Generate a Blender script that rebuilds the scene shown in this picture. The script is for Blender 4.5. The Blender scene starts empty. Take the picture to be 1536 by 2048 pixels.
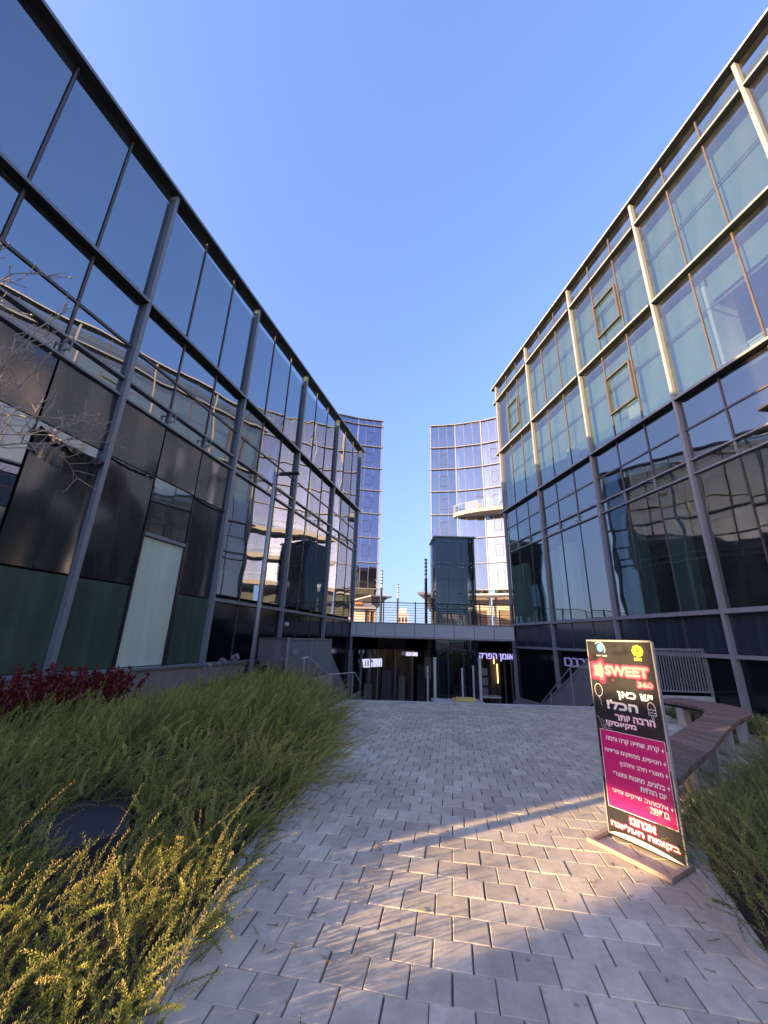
import bpy, bmesh, math, random
import numpy as np
from mathutils import Vector, Matrix, Quaternion
rnd = random.Random(7)
sc = bpy.context.scene
col = sc.collection

# ------------------------------------------------------------------ camera
H = 1.5
cd = bpy.data.cameras.new('camera')
cam = bpy.data.objects.new('camera', cd); col.objects.link(cam)
_U = Vector((74/788., 2424/788., -1.)).normalized()
_v = Vector((0, 0, -1.)); _Y = (_v - _v.dot(_U)*_U).normalized(); _X = _Y.cross(_U)
Rm = Matrix((_X, _Y, _U))
cam.matrix_world = Matrix.Translation((0, 0, H)) @ Rm.to_4x4()
cd.sensor_fit = 'HORIZONTAL'; cd.sensor_width = 36; cd.lens = 788/1536*36
cd.clip_start = .05; cd.clip_end = 3000
sc.camera = cam

# ------------------------------------------------------------------ light
SUN_AZ, SUN_EL = 63.0, 10.3            # heading of the light, elevation of the sun
w = bpy.data.worlds.new('World'); sc.world = w; w.use_nodes = True
nt = w.node_tree; nt.nodes.clear()
out = nt.nodes.new('ShaderNodeOutputWorld'); bg = nt.nodes.new('ShaderNodeBackground')
sky = nt.nodes.new('ShaderNodeTexSky'); sky.sky_type = 'NISHITA'; sky.sun_disc = False
sky.sun_elevation = math.radians(SUN_EL); sky.sun_rotation = math.radians(SUN_AZ + 180)
sky.altitude = 50; sky.air_density = 1.7; sky.dust_density = 6.0; sky.ozone_density = 6.0
bg.inputs[1].default_value = 0.15
tcw = nt.nodes.new('ShaderNodeTexCoord'); adw = nt.nodes.new('ShaderNodeVectorMath'); adw.operation = 'ADD'; adw.inputs[1].default_value = (0, 0, .16)   # keep off the murky band on the horizon
nt.links.new(tcw.outputs['Generated'], adw.inputs[0]); nrw = nt.nodes.new('ShaderNodeVectorMath'); nrw.operation = 'NORMALIZE'
nt.links.new(adw.outputs[0], nrw.inputs[0]); nt.links.new(nrw.outputs[0], sky.inputs[0])
wb = nt.nodes.new('ShaderNodeMix'); wb.data_type = 'RGBA'; wb.blend_type = 'MULTIPLY'; wb.inputs[0].default_value = 1; wb.inputs[7].default_value = (1.0, .67, .73, 1)   # camera white balance
nt.links.new(sky.outputs[0], wb.inputs[6]); nt.links.new(wb.outputs[2], bg.inputs[0]); nt.links.new(bg.outputs[0], out.inputs[0])
sd = bpy.data.lights.new('sun', 'SUN'); sd.energy = 2.0; sd.angle = math.radians(.5); sd.color = (1, .66, .32)
sun = bpy.data.objects.new('sun', sd); col.objects.link(sun)
_a, _e = math.radians(SUN_AZ), math.radians(SUN_EL)
SUND = Vector((math.sin(_a)*math.cos(_e), math.cos(_a)*math.cos(_e), -math.sin(_e)))
sun.rotation_euler = SUND.to_track_quat('-Z', 'Y').to_euler()
sun.location = (-30, -20, 30)
sc.view_settings.view_transform = 'Standard'; sc.view_settings.look = 'None'
sc.view_settings.exposure = 3.0; sc.view_settings.gamma = 1
sc.cycles.max_bounces = 10; sc.cycles.transparent_max_bounces = 16
sc.cycles.caustics_reflective = False; sc.cycles.caustics_refractive = False

# ------------------------------------------------------------------ materials
def nmat(name):
    m = bpy.data.materials.new(name); m.use_nodes = True
    t = m.node_tree; t.nodes.clear()
    o = t.nodes.new('ShaderNodeOutputMaterial')
    return m, t, o

def N(t, typ, **kw):
    n = t.nodes.new(typ)
    for k, v in kw.items():
        if k.startswith('i_'):
            n.inputs[k[2:].replace('_', ' ')].default_value = v
        else: setattr(n, k, v)
    return n

def mat(name, c, rough=.6, metal=0, var=.15, scale=6., bump=0., spec=.5, coat=0., island=0., stretch=None, c2=None, stain=0.):
    m, t, o = nmat(name)
    b = N(t, 'ShaderNodeBsdfPrincipled'); t.links.new(b.outputs[0], o.inputs[0])
    b.inputs['Roughness'].default_value = rough; b.inputs['Metallic'].default_value = metal
    b.inputs['Specular IOR Level'].default_value = spec; b.inputs['Coat Weight'].default_value = coat
    tc = N(t, 'ShaderNodeTexCoord'); no = N(t, 'ShaderNodeTexNoise'); no.inputs['Scale'].default_value = scale
    no.inputs['Detail'].default_value = 6; no.inputs['Roughness'].default_value = .65
    src = tc.outputs['Object']
    if stretch:
        mp = N(t, 'ShaderNodeMapping'); mp.inputs['Scale'].default_value = stretch
        t.links.new(src, mp.inputs[0]); src = mp.outputs[0]
    t.links.new(src, no.inputs['Vector'])
    cr = N(t, 'ShaderNodeMapRange'); cr.inputs[1].default_value = .3; cr.inputs[2].default_value = .7
    t.links.new(no.outputs[0], cr.inputs[0])
    mx = N(t, 'ShaderNodeMix', data_type='RGBA')
    d = c2 if c2 else tuple(x*(1-var) for x in c)
    u = tuple(min(1, x*(1+var)) for x in c)
    mx.inputs[6].default_value = (*d, 1); mx.inputs[7].default_value = (*u, 1)
    t.links.new(cr.outputs[0], mx.inputs[0])
    colout = mx.outputs[2]
    if island:
        ge = N(t, 'ShaderNodeNewGeometry'); hs = N(t, 'ShaderNodeHueSaturation')
        mr = N(t, 'ShaderNodeMapRange'); mr.inputs[3].default_value = 1-island; mr.inputs[4].default_value = 1+island
        t.links.new(ge.outputs['Random Per Island'], mr.inputs[0]); t.links.new(mr.outputs[0], hs.inputs['Value'])
        t.links.new(colout, hs.inputs['Color']); colout = hs.outputs[0]
    if stain:
        n3 = N(t, 'ShaderNodeTexNoise'); n3.inputs['Scale'].default_value = 1.1; n3.inputs['Detail'].default_value = 8; n3.inputs['Roughness'].default_value = .7
        t.links.new(tc.outputs['Object'], n3.inputs['Vector'])
        m3 = N(t, 'ShaderNodeMapRange'); m3.inputs[1].default_value = .35; m3.inputs[2].default_value = .65; m3.inputs[3].default_value = 1-stain; m3.inputs[4].default_value = 1+stain*.4
        t.links.new(n3.outputs[0], m3.inputs[0])
        vo = N(t, 'ShaderNodeTexVoronoi'); vo.inputs['Scale'].default_value = 5.5; t.links.new(tc.outputs['Object'], vo.inputs['Vector'])
        m4 = N(t, 'ShaderNodeMapRange'); m4.inputs[1].default_value = .05; m4.inputs[2].default_value = .085; m4.inputs[3].default_value = .62; m4.inputs[4].default_value = 1.   # small round spots
        t.links.new(vo.outputs['Distance'], m4.inputs[0])
        mm = N(t, 'ShaderNodeMath', operation='MULTIPLY'); t.links.new(m3.outputs[0], mm.inputs[0]); t.links.new(m4.outputs[0], mm.inputs[1])
        h3 = N(t, 'ShaderNodeHueSaturation'); t.links.new(mm.outputs[0], h3.inputs['Value']); t.links.new(colout, h3.inputs['Color']); colout = h3.outputs[0]
    t.links.new(colout, b.inputs['Base Color'])
    rr = N(t, 'ShaderNodeMapRange'); rr.inputs[3].default_value = max(0, rough-.08); rr.inputs[4].default_value = min(1, rough+.1)
    t.links.new(no.outputs[0], rr.inputs[0]); t.links.new(rr.outputs[0], b.inputs['Roughness'])
    if bump:
        bp = N(t, 'ShaderNodeBump'); bp.inputs['Strength'].default_value = 1; bp.inputs['Distance'].default_value = bump
        t.links.new(no.outputs[0], bp.inputs['Height']); t.links.new(bp.outputs[0], b.inputs['Normal'])
    return m

def wavy(t, scale, dist, stretch=(1, 1, 1)):
    """low ripple of a pane, different for each pane"""
    tc = N(t, 'ShaderNodeTexCoord'); oi = N(t, 'ShaderNodeObjectInfo')
    mp = N(t, 'ShaderNodeMapping'); mp.inputs['Scale'].default_value = stretch
    t.links.new(tc.outputs['Object'], mp.inputs[0])
    ad = N(t, 'ShaderNodeVectorMath', operation='ADD')
    mu = N(t, 'ShaderNodeMath', operation='MULTIPLY'); mu.inputs[1].default_value = 40
    t.links.new(oi.outputs['Random'], mu.inputs[0])
    t.links.new(mp.outputs[0], ad.inputs[0]); t.links.new(mu.outputs[0], ad.inputs[1])
    no = N(t, 'ShaderNodeTexNoise'); no.inputs['Scale'].default_value = scale; no.inputs['Detail'].default_value = 1.
    t.links.new(ad.outputs[0], no.inputs['Vector'])
    bp = N(t, 'ShaderNodeBump'); bp.inputs['Strength'].default_value = 1; bp.inputs['Distance'].default_value = dist
    t.links.new(no.outputs[0], bp.inputs['Height'])
    return bp, no, oi

def glass(name, tint, base=.25, refl=(.95, .97, 1), scale=.7, dist=.02, rough=0., power=5., dirt=.0):
    m, t, o = nmat(name)
    bp, no, oi = wavy(t, scale, dist)
    tr = N(t, 'ShaderNodeBsdfTransparent'); tr.inputs[0].default_value = (*tint, 1)
    gl = N(t, 'ShaderNodeBsdfGlossy'); gl.inputs['Color'].default_value = (*refl, 1); gl.inputs['Roughness'].default_value = rough
    t.links.new(bp.outputs[0], gl.inputs['Normal'])
    lw = N(t, 'ShaderNodeLayerWeight'); lw.inputs['Blend'].default_value = .5
    pw = N(t, 'ShaderNodeMath', operation='POWER'); pw.inputs[1].default_value = power
    t.links.new(lw.outputs['Facing'], pw.inputs[0])
    mr = N(t, 'ShaderNodeMapRange'); mr.inputs[3].default_value = base; mr.inputs[4].default_value = 1
    t.links.new(pw.outputs[0], mr.inputs[0])
    mx = N(t, 'ShaderNodeMixShader'); t.links.new(mr.outputs[0], mx.inputs[0])
    t.links.new(tr.outputs[0], mx.inputs[1]); t.links.new(gl.outputs[0], mx.inputs[2])
    last = mx
    if dirt:
        df = N(t, 'ShaderNodeBsdfDiffuse'); df.inputs[0].default_value = (.5, .5, .47, 1)
        tc = N(t, 'ShaderNodeTexCoord'); n2 = N(t, 'ShaderNodeTexNoise'); n2.inputs['Scale'].default_value = 1.4; n2.inputs['Detail'].default_value = 5
        mp = N(t, 'ShaderNodeMapping'); mp.inputs['Scale'].default_value = (1.5, 1.5, .25)
        t.links.new(tc.outputs['Object'], mp.inputs[0]); t.links.new(mp.outputs[0], n2.inputs['Vector'])
        m2 = N(t, 'ShaderNodeMapRange'); m2.inputs[1].default_value = .4; m2.inputs[2].default_value = .8; m2.inputs[3].default_value = dirt*.3; m2.inputs[4].default_value = dirt
        t.links.new(n2.outputs[0], m2.inputs[0])
        m3 = N(t, 'ShaderNodeMixShader'); t.links.new(m2.outputs[0], m3.inputs[0]); t.links.new(mx.outputs[0], m3.inputs[1]); t.links.new(df.outputs[0], m3.inputs[2]); last = m3
    t.links.new(last.outputs[0], o.inputs[0])
    return m

def film(name, c, rough=.12, spec=.5, dist=.05, scale=.8, stretch=(1, 1, .6), coat=0., streak=1.):
    """dark film stretched over the panes: soft rippled gloss"""
    m, t, o = nmat(name)
    bp, no, oi = wavy(t, scale, dist, stretch)
    b = N(t, 'ShaderNodeBsdfPrincipled'); b.inputs['Base Color'].default_value = (*c, 1); b.inputs['Roughness'].default_value = rough
    tc = N(t, 'ShaderNodeTexCoord'); mp = N(t, 'ShaderNodeMapping'); mp.inputs['Scale'].default_value = (5, 5, .35); n5 = N(t, 'ShaderNodeTexNoise'); n5.inputs['Scale'].default_value = 1.3; n5.inputs['Detail'].default_value = 5
    t.links.new(tc.outputs['Object'], mp.inputs[0]); t.links.new(mp.outputs[0], n5.inputs['Vector'])
    mr = N(t, 'ShaderNodeMapRange'); mr.inputs[1].default_value = .3; mr.inputs[2].default_value = .7; mr.inputs[3].default_value = 1-.32*streak; mr.inputs[4].default_value = 1+.25*streak; t.links.new(n5.outputs[0], mr.inputs[0])
    hs = N(t, 'ShaderNodeHueSaturation'); hs.inputs['Color'].default_value = (*c, 1); t.links.new(mr.outputs[0], hs.inputs['Value']); t.links.new(hs.outputs[0], b.inputs['Base Color'])
    b.inputs['Specular IOR Level'].default_value = spec; b.inputs['Coat Weight'].default_value = coat; b.inputs['Coat Roughness'].default_value = .03
    t.links.new(bp.outputs[0], b.inputs['Normal']); t.links.new(bp.outputs[0], b.inputs['Coat Normal'])
    t.links.new(b.outputs[0], o.inputs[0])
    return m

def emit(name, c, s):
    m, t, o = nmat(name); e = N(t, 'ShaderNodeEmission'); e.inputs[0].default_value = (*c, 1); e.inputs[1].default_value = s
    t.links.new(e.outputs[0], o.inputs[0]); return m

def leafmat(name, c1, c2, c3=None, trans=.42):
    m, t, o = nmat(name)
    at = N(t, 'ShaderNodeAttribute', attribute_name='tint')
    cr = N(t, 'ShaderNodeValToRGB'); cr.color_ramp.elements[0].color = (*c1, 1); cr.color_ramp.elements[1].color = (*c2, 1)
    if c3:
        cr.color_ramp.elements[1].position = .8
        e = cr.color_ramp.elements.new(1.); e.color = (*c3, 1)
    t.links.new(at.outputs['Fac'], cr.inputs[0])
    b = N(t, 'ShaderNodeBsdfPrincipled'); b.inputs['Roughness'].default_value = .55; b.inputs['Specular IOR Level'].default_value = .3
    t.links.new(cr.outputs[0], b.inputs['Base Color'])
    tl = N(t, 'ShaderNodeBsdfTranslucent'); t.links.new(cr.outputs[0], tl.inputs[0])
    mx = N(t, 'ShaderNodeMixShader'); mx.inputs[0].default_value = trans
    t.links.new(b.outputs[0], mx.inputs[1]); t.links.new(tl.outputs[0], mx.inputs[2]); t.links.new(mx.outputs[0], o.inputs[0])
    return m

M = {}
M['frame'] = mat('grey_frame_paint', (.255, .265, .275), .45, .0, .06, 3)
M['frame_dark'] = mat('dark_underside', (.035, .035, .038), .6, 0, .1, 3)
M['mullion'] = mat('brown_mullion', (.085, .076, .074), .45, 0, .1, 3)
M['glassL'] = glass('left_glass', (.30, .42, .42), .34, (.76, .82, .88), .55, .012, dirt=.10)
M['glassR'] = glass('right_glass', (.36, .47, .47), .27, (.74, .84, .88), .60, .016, dirt=.04)
M['glassTL'] = glass('left_tower_glass', (.22, .30, .45), .55, (.50, .54, .78), .4, .01, dirt=.03)
M['glassTR'] = glass('right_tower_glass', (.30, .38, .52), .55, (.46, .58, .70), .4, .008, dirt=.06)
M['glassclear'] = glass('balustrade_glass', (.80, .92, .88), .10, (.9, .95, .95), .6, .004)
M['glasslift'] = glass('lift_glass', (.40, .50, .53), .14, (.34, .42, .46), .6, .004)
M['glassdark'] = glass('shop_glass', (.62, .66, .70), .10, (.7, .8, .9), .6, .006)
M['film'] = film('black_window_film', (.036, .036, .037), .17, 1.0, .34, .75)
M['greenfilm'] = film('green_back_painted_glass', (.085, .125, .082), .22, .5, .10, .8, coat=.8, streak=.6)
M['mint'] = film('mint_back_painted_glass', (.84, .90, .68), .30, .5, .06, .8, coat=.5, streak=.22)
M['spandrel'] = film('spandrel_panel', (.03, .045, .06), .15, .6, .02, .5)
M['lowdark'] = film('dark_lower_glazing', (.006, .008, .013), .10, .5, .01, .5)
M['inner'] = mat('interior_wall', (.11, .12, .12), .9, 0, .25, .8)
M['innerdark'] = mat('dark_interior', (.03, .032, .035), .9, 0, .2, .8)
M['blind'] = mat('roller_blind', (.27, .38, .375), .9, 0, .06, 1.2)
M['white'] = mat('white_paint', (.75, .77, .74), .6, 0, .04, 2)
M['slab'] = mat('ceiling_slab', (.30, .30, .29), .9, 0, .1, 1)
M['stone'] = mat('beige_plinth_stone', (.36, .31, .27), .85, 0, .15, 5, .003)
M['concrete'] = mat('cast_concrete', (.50, .48, .43), .85, 0, .2, 4, .004)
M['conclight'] = mat('pale_concrete', (.56, .53, .47), .85, 0, .15, 5, .003)
M['fascia'] = mat('grey_fascia_panel', (.62, .61, .58), .45, 0, .04, 1.5)
M['steel'] = mat('grey_steel_paint', (.26, .26, .26), .45, 0, .1, 4)
M['steell'] = mat('galvanised_steel', (.42, .42, .41), .45, .2, .12, 5)
M['blackm'] = mat('black_metal', (.018, .018, .022), .4, 0, .1, 4)
M['paver'] = mat('concrete_paver', (.60, .525, .40), .85, 0, .18, 9, .0025, island=.15, stain=.22)
M['kerb'] = mat('kerb_stone', (.52, .48, .42), .85, 0, .15, 7, .003)
M['sand'] = mat('joint_sand', (.17, .15, .13), .95, 0, .3, 20, .002)
M['asphalt'] = mat('ground_outer', (.16, .15, .14), .95, 0, .2, 3, .005)
M['soil'] = mat('planting_soil', (.030, .024, .018), .95, 0, .5, 14, .02)
M['slate'] = mat('dark_slab_stone', (.035, .038, .045), .75, 0, .25, 5, .006)
M['wood'] = mat('brown_wood_slat', (.22, .15, .125), .65, 0, .35, 5, .002, island=.25, stretch=(3, 3, 3))
M['bark'] = mat('pale_twig_bark', (.40, .32, .24), .85, 0, .25, 30, .001)
M['fruit'] = mat('dry_seed', (.62, .46, .25), .7, 0, .2, 30)
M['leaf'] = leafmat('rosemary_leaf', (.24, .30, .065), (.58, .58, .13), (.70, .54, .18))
M['leafR'] = leafmat('rosemary_leaf_right', (.12, .20, .05), (.33, .41, .11), (.50, .46, .17))
M['stem'] = mat('rosemary_stem', (.20, .15, .09), .85, 0, .3, 30)
M['redleaf'] = leafmat('red_leaf', (.12, .016, .018), (.36, .04, .045), (.45, .08, .07))
M['darkred'] = leafmat('dark_red_leaf', (.022, .008, .012), (.06, .015, .02))
M['strap'] = leafmat('strap_leaf', (.05, .10, .03), (.12, .20, .06))
M['flower'] = leafmat('pale_flower', (.45, .38, .42), (.75, .65, .68))
M['lamphead'] = mat('lamp_head_metal', (.05, .05, .055), .4, 0, .1, 4)
M['yellow'] = mat('yellow_step', (.55, .42, .10), .6, 0, .08, 4)
M['brownwood'] = mat('shop_brown', (.11, .08, .062), .6, 0, .3, 4)
M['shopwall'] = mat('shop_inside_wall', (.34, .27, .21), .8, 0, .8, 1.2, stretch=(3, 3, .35))
M['cream'] = mat('cream_wall', (.36, .335, .30), .8, 0, .08, 2)
M['awn'] = mat('grey_slats', (.42, .43, .45), .6, 0, .1, 3)
M['led'] = emit('sign_light', (.72, .66, 1.0), .17)
M['ledw'] = emit('sign_light_white', (.72, .72, 1.0), .13)
M['ledl'] = emit('sign_light_lavender', (.50, .45, 1.0), .16)
M['ledd'] = emit('sign_light_dim', (.45, .42, 1.0), .045)
M['warm'] = emit('warm_lamp', (1.0, .62, .22), .5)
M['orange'] = emit('orange_sign_light', (1.0, .30, .10), .35)
M['b_black'] = mat('board_black_print', (.022, .022, .026), .35, 0, .2, 4)
M['b_mag'] = mat('board_magenta_print', (.52, .012, .16), .4, 0, .03, 4)
M['b_pink'] = mat('board_pink_print', (.30, .018, .065), .4, 0, .03, 4)
M['b_lpink'] = mat('board_light_pink_print', (.42, .085, .14), .4, 0, .03, 4)
M['b_cream'] = mat('board_cream_print', (.30, .29, .26), .4, 0, .03, 4)
M['b_white'] = mat('board_white_print', (.82, .82, .80), .4, 0, .03, 4)
M['b_yellow'] = mat('board_yellow_print', (.80, .66, .05), .4, 0, .03, 4)
M['b_blue'] = mat('board_blue_print', (.10, .40, .66), .4, 0, .03, 4)
M['b_navy'] = mat('board_navy_print', (.02, .05, .16), .4, 0, .03, 4)
M['b_frame'] = mat('board_frame', (.42, .40, .36), .5, .2, .2, 8)
M['rust'] = mat('painted_base_bar', (.42, .31, .25), .7, 0, .25, 9)

# ------------------------------------------------------------------ builders
class MB:
    def __init__(s): s.v = []; s.f = []; s.mi = []; s.cur = 0
    def poly(s, pts):
        b = len(s.v); s.v += [tuple(p) for p in pts]; s.f.append(tuple(range(b, b+len(pts)))); s.mi.append(s.cur)
    def hexa(s, p):     # p: bottom 4 (ccw), top 4
        b = len(s.v); s.v += [tuple(q) for q in p]
        for q in ((0, 3, 2, 1), (4, 5, 6, 7), (0, 1, 5, 4), (1, 2, 6, 5), (2, 3, 7, 6), (3, 0, 4, 7)):
            s.f.append(tuple(b+i for i in q)); s.mi.append(s.cur)
    def box(s, x0, x1, y0, y1, z0, z1):
        s.hexa([(x0, y0, z0), (x1, y0, z0), (x1, y1, z0), (x0, y1, z0), (x0, y0, z1), (x1, y0, z1), (x1, y1, z1), (x0, y1, z1)])
    def tube(s, pts, r, n=6, r2=None, cap=True):
        pts = [Vector(p) for p in pts]; k = len(pts); b = len(s.v)
        for i, p in enumerate(pts):
            d = (pts[min(i+1, k-1)]-pts[max(i-1, 0)]).normalized()
            a = d.cross(Vector((0, 0, 1)) if abs(d.z) < .95 else Vector((1, 0, 0))).normalized(); c = d.cross(a)
            rr = r if r2 is None else r+(r2-r)*i/(k-1)
            for j in range(n):
                t = 2*math.pi*j/n; s.v.append(tuple(p+(a*math.cos(t)+c*math.sin(t))*rr))
        for i in range(k-1):
            for j in range(n):
                s.f.append((b+i*n+j, b+i*n+(j+1) % n, b+(i+1)*n+(j+1) % n, b+(i+1)*n+j)); s.mi.append(s.cur)
        if cap:
            s.f.append(tuple(b+j for j in range(n))[::-1]); s.mi.append(s.cur)
            s.f.append(tuple(b+(k-1)*n+j for j in range(n))); s.mi.append(s.cur)
    def bar(s, p, q, wd, h, up=Vector((0, 0, 1))):
        p = Vector(p); q = Vector(q); d = (q-p).normalized(); a = d.cross(up).normalized(); c = a.cross(d)
        a = a*wd/2; c = c*h/2
        s.hexa([p-a-c, p+a-c, q+a-c, q-a-c, p-a+c, p+a+c, q+a+c, q-a+c])
    def prism(s, pts, z0, z1):
        n = len(pts); b = len(s.v)
        s.v += [(p[0], p[1], z0) for p in pts]+[(p[0], p[1], z1) for p in pts]
        s.f.append(tuple(b+i for i in range(n))[::-1]); s.f.append(tuple(b+n+i for i in range(n))); s.mi += [s.cur]*2
        for i in range(n):
            j = (i+1) % n; s.f.append((b+i, b+j, b+n+j, b+n+i)); s.mi.append(s.cur)
    def ball(s, c, r, n=8):
        b = len(s.v); c = Vector(c); m = n//2
        s.v.append(tuple(c+Vector((0, 0, r))))
        for i in range(1, m):
            for j in range(n):
                a, t = math.pi*i/m, 2*math.pi*j/n
                s.v.append(tuple(c+Vector((math.sin(a)*math.cos(t), math.sin(a)*math.sin(t), math.cos(a)))*r))
        s.v.append(tuple(c-Vector((0, 0, r)))); e = len(s.v)-1
        for j in range(n):
            s.f.append((b, b+1+j, b+1+(j+1) % n)); s.mi.append(s.cur)
            s.f.append((e, b+1+(m-2)*n+(j+1) % n, b+1+(m-2)*n+j)); s.mi.append(s.cur)
        for i in range(m-2):
            for j in range(n):
                s.f.append((b+1+i*n+j, b+1+(i+1)*n+j, b+1+(i+1)*n+(j+1) % n, b+1+i*n+(j+1) % n)); s.mi.append(s.cur)
    def build(s, name, m, parent=None, smooth=False, bevel=0):
        off = wl(parent) if parent else Vector((0, 0, 0))
        me = bpy.data.meshes.new(name)
        me.from_pydata([(a[0]-off.x, a[1]-off.y, a[2]-off.z) for a in s.v], [], s.f)
        for mm in (m if isinstance(m, (list, tuple)) else [m]): me.materials.append(mm)
        if isinstance(m, (list, tuple)): me.polygons.foreach_set('material_index', s.mi)
        if smooth: me.polygons.foreach_set('use_smooth', [True]*len(me.polygons))
        me.update()
        o = bpy.data.objects.new(name, me); col.objects.link(o)
        if parent: o.parent = parent
        if bevel:
            b = o.modifiers.new('bevel', 'BEVEL'); b.width = bevel; b.segments = 2; b.limit_method = 'ANGLE'
        return o

WL = {}
def wl(o):
    v = Vector((0, 0, 0))
    while o: v = v+Vector(o.location); o = o.parent
    return v
def thing(name, label, cat, loc=(0, 0, 0), group=None):
    o = bpy.data.objects.new(name, None); col.objects.link(o); o.location = loc; o.empty_display_size = .2
    o['label'] = label; o['category'] = cat
    if group: o['group'] = group
    return o
def tag(o, label, cat, group=None, kind=None):
    o['label'] = label; o['category'] = cat
    if group: o['group'] = group
    if kind: o['kind'] = kind
    return o
def struct(o, label=None, cat=None):
    o['kind'] = 'structure'
    if label: o['label'] = label
    if cat: o['category'] = cat
    return o
def copy_thing(root, loc, label=None):
    r = root.copy(); col.objects.link(r); r.location = loc
    if label: r['label'] = label
    for ch in list(root.children):
        c = ch.copy(); col.objects.link(c); c.parent = r
        for g in list(ch.children):
            d = g.copy(); col.objects.link(d); d.parent = c
    return r

def az(a): a = math.radians(a); return Vector((math.sin(a), math.cos(a), 0))
# facade frames: s along the wall (away from the camera), o outward, z up
PL = Vector((-1.65, 22.38, 0)); DL = az(15.4); NL = Vector((DL.y, -DL.x, 0))
PR = Vector((9.06, 10.52, 0)); DR = az(-9.5); NR = Vector((-DR.y, DR.x, 0))
def fp(F, s, o, z): P, D, Nn = F; p = P+D*s+Nn*o; return Vector((p.x, p.y, z))
FL = (PL, DL, NL); FR = (PR, DR, NR)
def fbox(mb, F, s0, s1, o0, o1, z0, z1):
    mb.hexa([fp(F, s0, o0, z0), fp(F, s1, o0, z0), fp(F, s1, o1, z0), fp(F, s0, o1, z0),
             fp(F, s0, o0, z1), fp(F, s1, o0, z1), fp(F, s1, o1, z1), fp(F, s0, o1, z1)])
def fquad(mb, F, s0, s1, o, z0, z1):
    q = [fp(F, s0, o, z0), fp(F, s1, o, z0), fp(F, s1, o, z1), fp(F, s0, o, z1)]
    if F is FL or F[2] == NL: q = q
    mb.poly(q if ((q[1]-q[0]).cross(q[3]-q[0])).dot(F[2]) > 0 else q[::-1])
def fpart(name, F, m, parent, *boxes, bevel=0):
    mb = MB()
    for b in boxes: fbox(mb, F, *b)
    return mb.build(name, m, parent, bevel=bevel)
tilt = random.Random(4)
def fpane(name, F, m, parent, s0, s1, o, z0, z1):
    """one pane of glass: origin at its own centre so that its ripple is its own"""
    c = (fp(F, s0, o, z0)+fp(F, s1, o, z1))/2
    mb = MB(); fquad(mb, F, s0, s1, o, z0, z1)
    off = wl(parent)
    me = bpy.data.meshes.new(name); me.from_pydata([tuple(Vector(a)-c) for a in mb.v], [], mb.f); me.materials.append(m)
    ob = bpy.data.objects.new(name, me); col.objects.link(ob); ob.parent = parent; ob.location = c-off
    if 'glass' in m.name: ob.rotation_euler = (tilt.gauss(0, .0016), tilt.gauss(0, .0016), tilt.gauss(0, .0022))     # no two panes sit quite alike
    return ob

# ------------------------------------------------------------------ ground
def sheet(name, pts, z, m, label, cat):
    mb = MB(); mb.poly([(p[0], p[1], z) for p in pts]); return struct(mb.build(name, m), label, cat)
mb = MB()     # one sheet to the horizon with the sunken court left open
xs = [-2500, -40, 60, 2500]; ys = [-2500, -60, 11.15, 30, 2500]
mb.poly([(-2500, -2500, -.06), (2500, -2500, -.06), (2500, 11.3, -.06), (-2500, 11.3, -.06)])
struct(mb.build('ground', M['asphalt']), 'dull paved ground around the buildings', 'ground')
mb = MB(); mb.poly([(-60, 11.3, -4.2), (60, 11.3, -4.2), (60, 40, -4.2), (-60, 40, -4.2)])
mb.poly([(-60, 11.3, -4.2), (-60, 11.3, -.06), (60, 11.3, -.06), (60, 11.3, -4.2)])
struct(mb.build('lower_court', M['concrete']), 'sunken court floor below the pavement edge', 'ground')
mb = MB(); mb.prism([(-1.75, 22.75), (7.25, 22.15), (60, 22.2), (60, 60), (-60, 60), (-60, 22.8)], 1.75, 2.40)
mb.poly([(-2500, 60, 2.3), (2500, 60, 2.3), (2500, 2500, 2.3), (-2500, 2500, 2.3)])
struct(mb.build('terrace_ground', M['conclight']), 'upper terrace floor behind the grey fascia', 'ground')

def inpoly(x, y, P):
    c = False; j = len(P)-1
    for i in range(len(P)):
        if (P[i][1] > y) != (P[j][1] > y) and x < (P[j][0]-P[i][0])*(y-P[i][1])/(P[j][1]-P[i][1])+P[i][0]: c = not c
        j = i
    return c
KERB_L = [(-.86, .3), (-.86, 2.2), (-.86, 3.55), (-.72, 4.3), (-.66, 5.1), (-.70, 6.9), (-.86, 8.2), (-1.25, 9.6), (-1.9, 10.6), (-2.5, 11.05)]
BED_L = KERB_L+[(-2.75, 12.2), (-3.6, 14.5), (-7.75, -.6), (-7.9, -1.5), (-.86, -1.5)]
BED_R = [(1.95, 2.2), (1.98, 2.67), (2.3, 3.45), (2.87, 4.33), (3.52, 4.68), (4.6, 5.5), (5.6, 6.5), (6.3, 7.25), (7.0, 7.9), (9.1, 8.3), (9.7, 6.0), (11, -1.5), (2.6, -1.5)]
BED_C = [(6.62, 9.45), (6.95, 10.6), (7.4, 11.1), (8.75, 11.1), (8.95, 9.6), (9.05, 8.45), (7.15, 8.2), (6.98, 8.8)]
e1 = az(100); e2 = az(10)
mb = MB(); rp = random.Random(3)
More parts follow.
